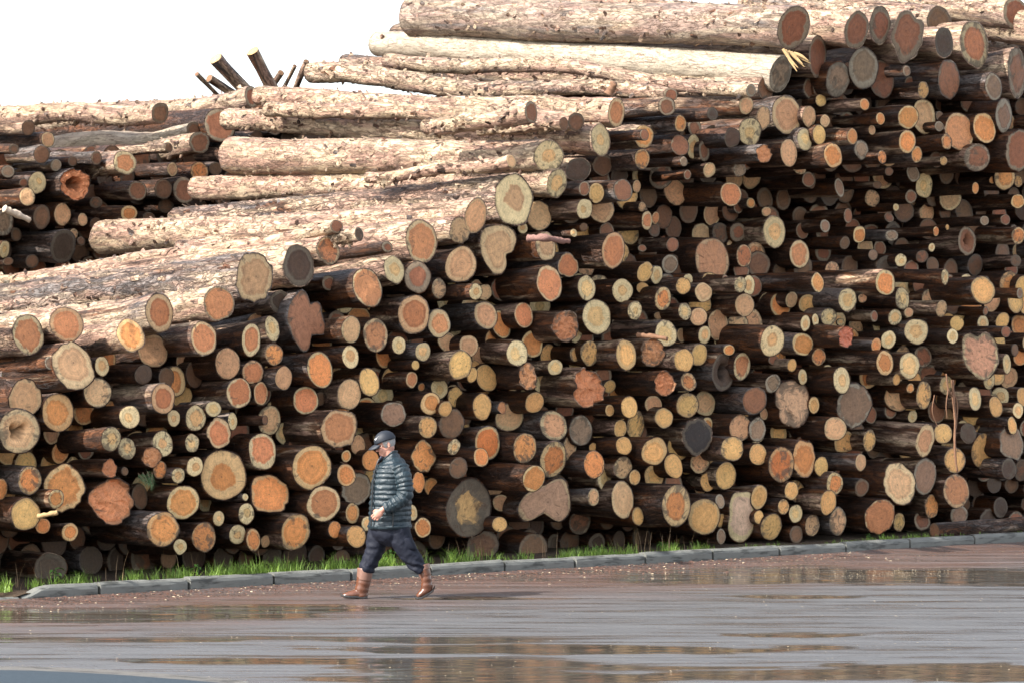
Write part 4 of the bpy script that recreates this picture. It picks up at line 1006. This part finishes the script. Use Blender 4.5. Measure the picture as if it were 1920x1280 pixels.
    # jacket with stitched horizontal baffles
    jb = MB()
    def puff(period, amp):
        def mod(s, th, c):
            w = abs(math.sin(math.pi * (s + 0.006 * math.sin(th[0] * 0 + s * 31)) / period)) ** 0.7
            wr = (vnoise(np.stack([np.cos(th) * 5, np.sin(th) * 5, th * 0 + s * 40], -1)) - 0.5)
            return amp * (w - 0.62) + wr * 0.014 * w
        return mod
    tube(jb, [(*pm(u + (0.3 if v > 900 else 0), v), hw * PK + 0.004, d + 0.012) for v, u, hw, d in [(991, 731, 40, .195), (983, 731, 40.5, .20)] + [(v, u, hw + 3.2, d + .012) for v, u, hw, d in T[:7]] + [(855, 733, 16.5, .095), (848, 731, 14.5, .088), (844, 730.5, 13.5, .084)]], 190, 56, puff(0.055, 0.013), True)
    z0 = pm(0, 872)[2]; V = jb.v[-1]; up_ = V[:, 2] > z0; g = 0.42 + 0.58 * sstep(pm(715, 0)[0], pm(738, 0)[0], V[:, 0])
    V[:, 2] = np.where(up_, z0 + (V[:, 2] - z0) * g, V[:, 2])
    for arm in (armN, armF): tube(jb, [(*pm(u, v, y), r + .018, r + .018) for u, v, y, r in arm[:-1]], 120, 36, puff(0.047, 0.012))
    jo = link('jacket', remeshed(jb, 'jacket', jac, 0.0042, 1), root)
    jo['label'] = 'glossy black jacket quilted in horizontal bands'
    tg = np.array([(711, 858), (705, 872), (699.5, 895), (697.5, 920), (696, 950), (694.5, 985)])
    zb = MB(); tube(zb, [(*pm(u - 0.2, v, -.085 - .012 * i), .007, .009) for i, (u, v) in enumerate(tg)], 40, 8)
    link('zip', zb.mesh('zip', [dark]), jo)
    pk = MB(); tube(pk, [(*pm(734, 950, -.214), .006, .010), (*pm(734.5, 968, -.216), .006, .010), (*pm(734, 986, -.213), .006, .010)], 16, 8)
    link('pocket_zip', pk.mesh('pocket_zip', [dark]), jo)
    cb = MB(); tube(cb, [(*pm(715, 856, -.05), .012, .014), (*pm(711, 862, -.02), .014, .022), (*pm(707, 868, -.03), .010, .018)], 12, 12)
    link('shirt', cb.mesh('shirt', [shirt]), root)

    # trousers
    tb = MB()
    tube(tb, [(*pm(731, 975), .185, .17), (*pm(731, 990), .197, .18), (*pm(731.5, 1003), .185, .178), (*pm(732, 1014), .13, .15), (*pm(732, 1024), .05, .09)], 24, 36, flat=True)
    tube(tb, [(*pm(u, v, y), a, b) for u, v, y, a, b in [(712, 990, .085, .11, .105), (708, 1012, .088, .112, .105), (704, 1030, .09, .100, .10), (694.5, 1053, .092, .086, .09), (687.5, 1069, .093, .083, .088), (686.5, 1074, .093, .080, .086)]], 50, 30)
    tube(tb, [(*pm(u, v, y), a, b) for u, v, y, a, b in [(746, 990, -.085, .118, .11), (751, 1010, -.088, .118, .11), (761, 1030, -.092, .106, .105), (777, 1052, -.096, .093, .095), (787, 1066, -.098, .074, .085), (789.5, 1070, -.098, .066, .080)]], 50, 30)
    def folds(co):
        q = co.copy(); q[:, 2] = q[:, 2] + 0.35 * q[:, 0]
        leg = sstep(0.80, 0.55, co[:, 2])
        a = np.sin(q[:, 2] * 75 + fbm(co * 7, 2) * 7)
        return (0.30 + 0.7 * sstep(0.45, 0.3, co[:, 2])) * leg * 0.0095 * a * fbm(co * 9 + 4, 2) * 1.6 + (fbm(co * 22, 2) - 0.5) * 0.012
    tr = link('trousers', remeshed(tb, 'trousers', tro, 0.0052, 9, folds), root)
    pkb = MB(); c = pm(763, 1018, -.197)
    V = []
    for i in range(6):
        for j in range(6):
            fx, fz = i / 5 - .5, j / 5 - .5
            V.append(c + np.array([fx * .115 + fz * -.07, 0.012 * ((2 * fx) ** 2 + (2 * fz) ** 2) - .004, fz * .13]))
    pkb.add(V, grid_faces(6, 6, wrap=False)[:, ::-1]); po = link('cargo_pocket', pkb.mesh('cargo_pocket', [tro]), tr)
    sm = po.modifiers.new('thick', 'SOLIDIFY'); sm.thickness = 0.012

    # boots
    def boot_obj(shaft, foot, solep, lab):
        b = MB(); tube(b, [(*pm(u, v, y), a, d) for u, v, y, a, d in shaft], 34, 26, lambda s, th, c: 0.0022 * math.sin(s * 95) * (1 if s > .11 else 0))
        tube(b, [(*pm(u, v, y), a, d) for u, v, y, a, d in foot], 26, 22)
        o = link('boot', remeshed(b, 'boot', boot, 0.0045, 3, lambda co: (fbm(co * 25, 2) - .5) * .003), root)
        s = MB(); V = []; n = len(solep)
        for (u, v, hw, z0) in solep:
            c0 = pm(u, v, z0)
            for dy, dz in ((-1, .014), (-1.03, -.004), (-.7, -.012), (.7, -.012), (1.03, -.004), (1, .014)): V.append(c0 + np.array([0, dy * hw, dz]))
        F = [tuple(q) for q in grid_faces(n, 6, wrap=True)] + [tuple(range(6))[::-1], tuple(range((n - 1) * 6, n * 6))]
        s.add(V, F); so = link('sole', s.mesh('sole', [sole], smooth=False), o)
        return o
    y = .093
    b1 = boot_obj([(685.5, 1067, y, .078, .076), (684, 1080, y, .078, .074), (682, 1093, y, .073, .068), (679.5, 1104, y, .071, .060), (679, 1113, y, .066, .054), (679, 1119, y, .060, .050)],
             [(685, 1113, y, .052, .046), (674, 1113.5, y, .050, .050), (662, 1114.5, y, .040, .054), (651, 1116, y, .030, .050), (643, 1117, y, .020, .034)],
             [(690, 1120, .040, y), (684, 1121, .047, y), (676, 1120.5, .046, y), (668, 1119.5, .050, y), (656, 1119, .054, y), (646, 1118, .046, y), (639.5, 1115.5, .022, y)], '')
    pb = MB(); tube(pb, [(*pm(685.6, 1066, y), .0805, .079), (*pm(684.6, 1078, y), .0805, .077), (*pm(683.4, 1088, y), .076, .073)], 14, 26)
    link('boot_collar', pb.mesh('boot_collar', [bootp]), b1)
    hb = MB(); ball(hb, pm(684.5, 1121, y), (.027, .042, .012)); link('heel', hb.mesh('heel', [sole]), b1)
    y = -.098
    b2 = boot_obj([(793, 1058, y, .060, .074), (795.5, 1070, y, .060, .072), (798, 1084, y, .056, .066), (799, 1096, y, .060, .058), (798, 1105, y, .062, .052)],
             [(804, 1100, y, .038, .044), (798, 1105, y, .046, .050), (791, 1110, y, .040, .054), (785, 1114.5, y, .030, .050), (781, 1117.5, y, .020, .036)],
             [(814, 1099, .030, y), (811, 1106, .044, y), (804, 1111, .046, y), (797, 1115, .050, y), (789, 1119.5, .052, y), (782, 1120.5, .046, y), (777.5, 1119.5, .022, y)], '')
    pb = MB(); tube(pb, [(*pm(793, 1057, y), .0625, .077), (*pm(794.6, 1066, y), .0625, .075)], 10, 26)
    link('boot_collar', pb.mesh('boot_collar', [bootp]), b2)

    # cap, hair, spectacles
    def ell(phi, th, s=1.0):       # cap surface in the head frame
        return np.array([.010 + .113 * s * math.sin(phi) * math.cos(th), .091 * s * math.sin(phi) * math.sin(th), .036 + .098 * s * math.cos(phi)])
    cm = MB(); V = []; n, k = 14, 40
    for i in range(n):
        ph = 0.02 + (math.radians(100) - 0.02) * i / (n - 1)
        for j in range(k):
            th = 2 * math.pi * j / k; back = max(0, math.cos(th))
            seam = 1 - 0.012 * max(0, math.cos(6 * th)) ** 8
            V.append(hp(*ell(ph * (1 - 0.08 * (1 - back)), th, seam)))
    V.append(hp(*ell(0, 0))); 
    F = [tuple(q) for q in grid_faces(n, k)] + [(n * k, (j + 1) % k, j) for j in range(k)]
    cm.add(V, F); cap = link('cap', cm.mesh('cap', [capm]), root)
    sm = cap.modifiers.new('thick', 'SOLIDIFY'); sm.thickness = 0.003
    br = MB(); V = []; n, k = 8, 17
    for i in range(n):
        s = i / (n - 1)
        for j in range(k):
            a = (j / (k - 1) - .5) * 2
            x0 = .010 - .112 * math.sqrt(max(0.0, 1 - (a * .92) ** 2 * .80)); ln = .085 * math.sqrt(max(0, 1 - a ** 4 * .92))
            V.append(hp(x0 - ln * s, a * .082, .038 - .020 * s * s - .024 * a * a - .006 * s))
    br.add(V, grid_faces(n, k, wrap=False)); bo = link('brim', br.mesh('brim', [capm]), cap)
    sm = bo.modifiers.new('thick', 'SOLIDIFY'); sm.thickness = 0.006
    bt = MB(); ball(bt, hp(*ell(0, 0, 1.01)), (.008, .008, .005), R3, 10, 6); link('button', bt.mesh('button', [capm]), cap)
    sw = MB(); V = []                                          # white curved tick on the front panel
    for i in range(13):
        s = i / 12
        cx = -0.020 + 0.052 * s; cz = -0.006 + 0.030 * s ** 1.7 + (0.010 * (1 - s / .25) if s < .25 else 0)
        wdt = 0.0075 * math.sin(math.pi * min(1, s * 1.25 + .08)) ** 0.8 * (1 - s) + 0.0008
        for sg in (-1, 1):
            th = math.pi + 0.62 + (cx + .0) / .095; ph = 1.05 - (cz + sg * wdt) / .098
            V.append(hp(*ell(ph, th, 1.045)))
    sw.add(V, grid_faces(13, 2, wrap=False)); link('tick_emblem', sw.mesh('tick_emblem', [white]), cap)
    hm = MB(); V = []; n, k = 12, 30
    for i in range(n):
        for j in range(k):
            th = -1.95 + 3.9 * j / (k - 1); z = .035 - .105 * i / (n - 1) * (1 if abs(th) < 1.25 else 0.72)
            rr = math.sqrt(max(.05, 1 - ((z - .028) / .104) ** 2))
            rr *= 1.0 if i < n - 1 else .96
            V.append(hp(.012 + .1015 * rr * math.cos(th), .0805 * rr * math.sin(th), z) + RNG.normal(0, .0011, 3))
    hm.add(V, grid_faces(n, k, wrap=False)); link('hair', hm.mesh('hair', [hair_m]), root)
    gl = MB()
    for s in (-1, 1):
        q = [hp(-.096 + .006 * abs(math.cos(a)), s * .032 + .023 * math.cos(a), -.006 + .017 * math.sin(a)) for a in np.linspace(0, 2 * math.pi, 15)]
        tube(gl, [(*p_, .0014, .0014) for p_ in q], 40, 6)
        tube(gl, [(*hp(-.090, s * .055, -.002), .0015, .0015), (*hp(-.04, s * .077, -.001), .0015, .0015), (*hp(.025, s * .084, .0), .0015, .0015)], 12, 6)
    tube(gl, [(*hp(-.096, -.010, -.002), .0015, .0015), (*hp(-.102, 0, .001), .0015, .0015), (*hp(-.096, .010, -.002), .0015, .0015)], 10, 6)
    link('spectacles', gl.mesh('spectacles', [metal]), root)
person()

# ------------------------------------------------------------------ grass, weeds, branches, litter
def mat_leaf(name, a, b, trans=0.25):
    m = NT(name); p = m.pos(); n = m.noise(p, 9, 3, 0.6); n2 = m.attr('var', 'Fac')
    c = m.mix(m.math('ADD', m.math('MULTIPLY', n, 0.5), m.math('MULTIPLY', n2, 0.6), clamp=True), a, b)
    return m.fin(c, 0.5, None, 0.4, Subsurface_Weight=0.0, Transmission_Weight=0.0)
GRASS = mat_leaf('grass_blades', (0.05, 0.115, 0.016), (0.26, 0.39, 0.06))
LEAF = mat_leaf('weed_leaves', (0.025, 0.085, 0.012), (0.09, 0.22, 0.03))
NEEDLE = mat_leaf('pine_needles', (0.025, 0.065, 0.020), (0.09, 0.16, 0.06))
STRAW = mat_leaf('dry_stalks', (0.16, 0.09, 0.04), (0.34, 0.23, 0.12))

def blade(mb, b, h, az, lean, w, var, nseg=4):
    d = np.array([math.cos(az), math.sin(az), 0]); sd = np.array([-d[1], d[0], 0]); V = []
    for i in range(nseg):
        s = i / (nseg - 1)
        c = b + np.array([0, 0, 1]) * h * (s - 0.28 * lean * s * s) + d * h * lean * s * s
        for k in (-1, 1): V.append(c + sd * k * w * (1 - s) ** 0.7)
    mb.add(V, grid_faces(nseg, 2, wrap=False), 0, var=np.full(2 * nseg, var))

def grass():
    mb = MB()
    us = np.arange(-20, 1930)
    dens = np.interp(us, [-20, 0, 40, 85, 160, 260, 480, 520, 600, 640, 700, 760, 800, 880, 950, 1040, 1100, 1200, 1300, 1345, 1400, 1460, 1600, 1700, 1780, 1900],
                     [.8, .6, .05, .5, 1, 1, 1, .9, .7, .5, .7, .8, .35, .35, .12, .15, .6, .9, .7, .3, .22, .3, .25, .35, .15, .08])
    hei = np.interp(us, [0, 150, 300, 500, 640, 720, 860, 1000, 1150, 1250, 1350, 1500, 1700, 1900], [.13, .13, .13, .16, .15, .18, .17, .10, .13, .13, .08, .06, .09, .06])
    prob = dens / dens.sum()
    tuft_u = RNG.choice(us, 1050, p=prob)
    for u in tuft_u:
        u = u + RNG.random()
        if vnoise(np.array([u * .035, 3.3, 1.0])) < 0.36 and RNG.random() < .8: continue
        q = 0.20 + 0.62 * RNG.random() ** 1.4
        s = kerb_s(u, q); p = np.array(kerb_pt(s, q, 0.085))
        n = int(RNG.integers(8, 19)); hh = np.interp(u, us, hei) * RNG.uniform(.35, 1.35)
        tv = RNG.random()
        for k in range(n):
            b = p + np.array([RNG.normal(0, .028), RNG.normal(0, .028), 0])
            blade(mb, b, hh * RNG.uniform(.5, 1.35), RNG.uniform(0, 6.28), RNG.uniform(.15, .95), RNG.uniform(.0028, .0058), np.clip(tv * .6 + RNG.random() * .5, 0, 1))
    tag(link('grass', mb.mesh('grass', [GRASS])), 'bright green grass growing between the kerb and the logs', 'grass', None, 'stuff')
    mb = MB()
    for k in range(120):                                     # dry stalks
        u = RNG.choice([60, 240, 330, 520, 660, 770, 860, 1020, 1160, 1200, 1260]) + RNG.normal(0, 28); q = RNG.uniform(.3, .8)
        p = np.array(kerb_pt(kerb_s(u, q), q, 0.08))
        blade(mb, p, RNG.uniform(.15, .42), RNG.uniform(0, 6.28), RNG.uniform(0.1, .5), .003, RNG.random(), 5)
    tag(link('dry_stalks', mb.mesh('dry_stalks', [STRAW])), 'thin dry stalks standing among the kerb grass', 'grass', None, 'stuff')
grass()

def leafy_weed(u, v, h, lab, nl=9, wide=.035, q=None):
    p = on_plane(u, v, 0.45); p[2] = 0.09
    root = bpy.data.objects.new('weed', None); COL.objects.link(root); root.location = p
    tag(root, lab, 'weed', 'weeds in the kerb grass')
    st = MB(); tube(st, [(0, 0, -.02, .005, .005), (.01, 0, h * .5, .004, .004), (.0, .01, h, .002, .002)], 10, 6)
    st.a = {'var': [np.full(st.n, .3)]}
    link('stem', st.mesh('stem', [LEAF]), root)
    for k in range(nl):
        az = k * 2.4 + RNG.uniform(-.3, .3); z0 = h * (0.25 + .75 * k / nl); ln = h * RNG.uniform(.38, .62)
        d = np.array([math.cos(az), math.sin(az), 0]); sd = np.array([-d[1], d[0], 0]); V = []
        for i in range(6):
            s = i / 5; c = np.array([0, 0, z0]) + d * ln * s + np.array([0, 0, 1]) * ln * (0.55 * s - .75 * s * s)
            wd = wide * math.sin(math.pi * min(.98, s * .86 + .12)) * (h / .25)
            for kk in (-1, 0, 1): V.append(c + sd * kk * wd + np.array([0, 0, abs(kk) * wd * .35]))
        mb = MB(); mb.add(V, grid_faces(6, 3, wrap=False), 0, var=np.full(18, RNG.uniform(.2, 1)))
        link('leaf', mb.mesh('leaf', [LEAF]), root)
leafy_weed(370, 1075, .17, 'broad-leaved weed with pointed leaves standing above the kerb grass', 8)
leafy_weed(104, 1095, .20, 'dark leafy weed by the end of the kerb', 9, .03)
leafy_weed(845, 1050, .16, 'small-leaved weed behind the kerb, in front of the huge grey-ringed log', 12, .018)
leafy_weed(732, 1066, .22, "bushy weed seen between the walking man's legs", 16, .018)
leafy_weed(1118, 1040, .14, 'low leafy weed at the start of the middle grass patch', 9, .02)
leafy_weed(1240, 1030, .15, 'spreading weed at the far end of the middle grass patch', 10, .02)
leafy_weed(1630, 1008, .12, 'weed under the red-brown lopsided log near the kerb', 10, .02)

# pine sprig hanging in the pile
root = bpy.data.objects.new('pine_sprig', None); COL.objects.link(root); root.location = on_plane(272, 890, T0 - .55, BATTER)
tag(root, 'drooping grey-green pine sprig caught between logs of the pile', 'sprig')
for tw in range(4):
    d = np.array([RNG.uniform(-.5, .6), RNG.uniform(-.3, .1), -RNG.uniform(.3, 1.0)]); d /= np.linalg.norm(d)
    a = np.array([(tw - 1.5) * .05, 0, RNG.uniform(0, .05)]); tb = MB(); pts = [a, a + d * .07, a + d * .13]
    tube(tb, [(*q, .005, .005) for q in pts], 8, 6); link('twig', tb.mesh('twig', [simple_mat('twig_bark', (0.10, 0.06, 0.035), .8)]), root)
    nb = MB()
    for k in range(60):
        s = RNG.random(); b = a + d * .14 * s; nd = d * .9 + RNG.normal(0, .55, 3); nd /= np.linalg.norm(nd); ln = RNG.uniform(.05, .10)
        sd = np.cross(nd, [0, 1, .2]); sd /= np.linalg.norm(sd)
        nb.add([b - sd * .0016, b + sd * .0016, b + nd * ln + np.array([0, 0, -.012])], [(0, 1, 2)], 0, var=np.full(3, RNG.random()))
    link('needles', nb.mesh('needles', [NEEDLE]), root)

TWIG = simple_mat('dead_wood', (0.17, 0.085, 0.045), .8, .4, 20, .5)
SPLINT = simple_mat('fresh_splinter', (0.36, 0.24, 0.11), .8, .4, 30, .5)
def stick(name, pts, r, mat, lab, cat, subs=()):
    root = bpy.data.objects.new(name, None); COL.objects.link(root); root.location = pts[0]
    tag(root, lab, cat)
    o = np.array(pts[0])
    mb = MB(); n = len(pts)
    tube(mb, [(*(np.array(p) - o), r * (1 - .45 * i / n), r * (1 - .45 * i / n)) for i, p in enumerate(pts)], 30, 10, lambda s, th, c: (vnoise(np.stack([np.cos(th) * 2, np.sin(th) * 2, th * 0 + s * 25], -1)) - .5) * r * .6)
    link('stem', mb.mesh('stem', [mat]), root)
    for sp_, rr in subs:
        mb = MB(); tube(mb, [(*(np.array(p) - o), rr * (1 - .5 * i / len(sp_)), rr * (1 - .5 * i / len(sp_))) for i, p in enumerate(sp_)], 16, 8)
        link('twig', mb.mesh('twig', [mat]), root)
fp = lambda u, v, p=1.05: on_plane(u, v, T0 - p, BATTER)
stick('dead_branch', [fp(1786, 712), fp(1788, 750), fp(1791, 790), fp(1790, 840), fp(1795, 885)], .021, TWIG, 'bare dead branch hanging down over the ends of the logs', 'branch',
      [([fp(1788, 745), fp(1778, 728), fp(1774, 700)], .014), ([fp(1792, 800), fp(1795, 760), fp(1790, 738)], .014), ([fp(1778, 728), fp(1774, 760), fp(1776, 785)], .008), ([fp(1752, 740), fp(1748, 770), fp(1758, 800)], .007)])
def torn_slab():                # flat jagged slab with split fibres
    root = bpy.data.objects.new('wood_splinter', None); COL.objects.link(root)
    o = fp(1472, 92, .45); root.location = o
    tag(root, 'yellow splintered slab sticking out under the massive top log', 'splinter')
    for k in range(6):
        a = fp(1468 + k * 5, 92 + k * 2.0, .45) - o; t_ = fp(1494 + k * 5.5 + RNG.uniform(-6, 4), 120 + RNG.uniform(0, 16) - k * 1.5, .62) - o
        mid = (a + t_) / 2 + np.array([RNG.normal(0, .012), 0, RNG.normal(0, .012)]); mb = MB()
        tube(mb, [(*a, .020, .010), (*mid, .019, .009), (*t_, .004, .004)], 12, 6)
        link('splinter_fibre', mb.mesh('splinter_fibre', [SPLINT], smooth=False), root)
torn_slab()
stick('wood_sliver', [fp(72, 967, .5), fp(90, 963, .62), fp(108, 960, .7)], .028, SPLINT, 'pale sliver of split wood beside the cracked tan log near the kerb', 'splinter')
stick('broken_stick', [fp(1195, 628, .3), fp(1225, 631, .5), fp(1251, 635, .7)], .034, TWIG, 'dark stick crossing the face of a pale log in the pile', 'stick')
stick('bark_slab', [fp(990, 447, .5), fp(1020, 446, .7), fp(1045, 450, .75), fp(1068, 453, .8)], .045, simple_mat('slab_bark', (0.20, 0.105, 0.085), .8, .5, 25, .8), 'loose strip of purplish bark draped over a log end', 'bark')
rp = lambda u, v, p=1.0: on_plane(u, v, T_REAR - p, 0.04)
stick('white_stick', [rp(8, 391), rp(30, 401), rp(56, 413)], .05, simple_mat('peeled_stick', (0.6, 0.48, 0.36), .7), 'peeled white stick poking out of the further pile', 'stick')
stick('twisted_root', [fp(1140, 178, .5), fp(1148, 165, .55), fp(1152, 156, .6)], .06, TWIG, 'dark torn stub of root standing up on the slope', 'root')

# fallen log lying along the kerb
a0 = np.array(kerb_pt(kerb_s(1752, .55), .55, .20)); a1 = np.array(kerb_pt(kerb_s(1990, .75), .75, .23))
l = dict(u=1752, v=985, w=30, h=30, st='d', fl=set(), rear=False, p=0, P3=a0, axis=a1 - a0, r1=.10, keep=True, label='dark fallen log lying lengthways behind the kerb', pale=.1, grey=.5, rough=.7)
place_log(l)['group'] = 'loose wood by the kerb'

# bark chips and grit on the road
def litter():
    mats = [simple_mat('bark_chip', (0.12, 0.055, 0.035), .75, .5, 20), simple_mat('pale_chip', (0.50, 0.40, 0.27), .7, .3, 20), simple_mat('dark_chip', (0.035, 0.025, 0.02), .7, .4, 20)]
    mb = MB()
    def chip(x, y, z, s, mi):
        a = RNG.uniform(0, 6.28); c, sn = math.cos(a), math.sin(a); l_, w_, h_ = s * RNG.uniform(.7, 1.6), s * RNG.uniform(.3, .7), s * RNG.uniform(.15, .5)
        V = [(-l_, -w_, 0), (l_, -w_ * .6, 0), (l_ * .8, w_, 0), (-l_ * .7, w_ * .8, 0), (-l_ * .4, 0, h_), (l_ * .5, w_ * .2, h_ * .8)]
        V = [(x + p[0] * c - p[1] * sn, y + p[0] * sn + p[1] * c, z + p[2]) for p in V]
        mb.add(V, [(0, 1, 5, 4), (1, 2, 5), (2, 3, 4, 5), (3, 0, 4)], mi)
    for k in range(7500):                                     # against the kerb
        s = RNG.uniform(-1.5, 16.5); q = -0.04 - RNG.exponential(.34)
        if q < -3: continue
        x, y, _ = kerb_pt(s, q, 0); chip(x, y, 0.002 + .03 * max(0, 1 + q / .3), RNG.uniform(.005, .016), RNG.choice([0, 2, 1], p=[.5, .45, .05]))
    for k in range(5200):                                     # over the road
        y = RNG.uniform(24.5, 40); x = RNG.uniform(-.165, .165) * y
        if (np.array([x, y]) - K0) @ A2 > -.2: continue
        chip(x, y, .001, RNG.uniform(.002, .007), RNG.choice([0, 1, 2], p=[.55, .22, .23]))
    for k in range(420):                                      # pale scum flecks on the big puddle
        u = RNG.normal(1620, 130); v = 1074 + RNG.normal(0, 6) - (u - 1620) * .018
        p = on_ground(u, v); chip(p[0], p[1], .0, RNG.uniform(.0025, .006), 1)
    tag(link('bark_litter', mb.mesh('bark_litter', mats, smooth=False)), 'bark chips and grit scattered along the kerb and over the wet road', 'debris', None, 'stuff')
litter()
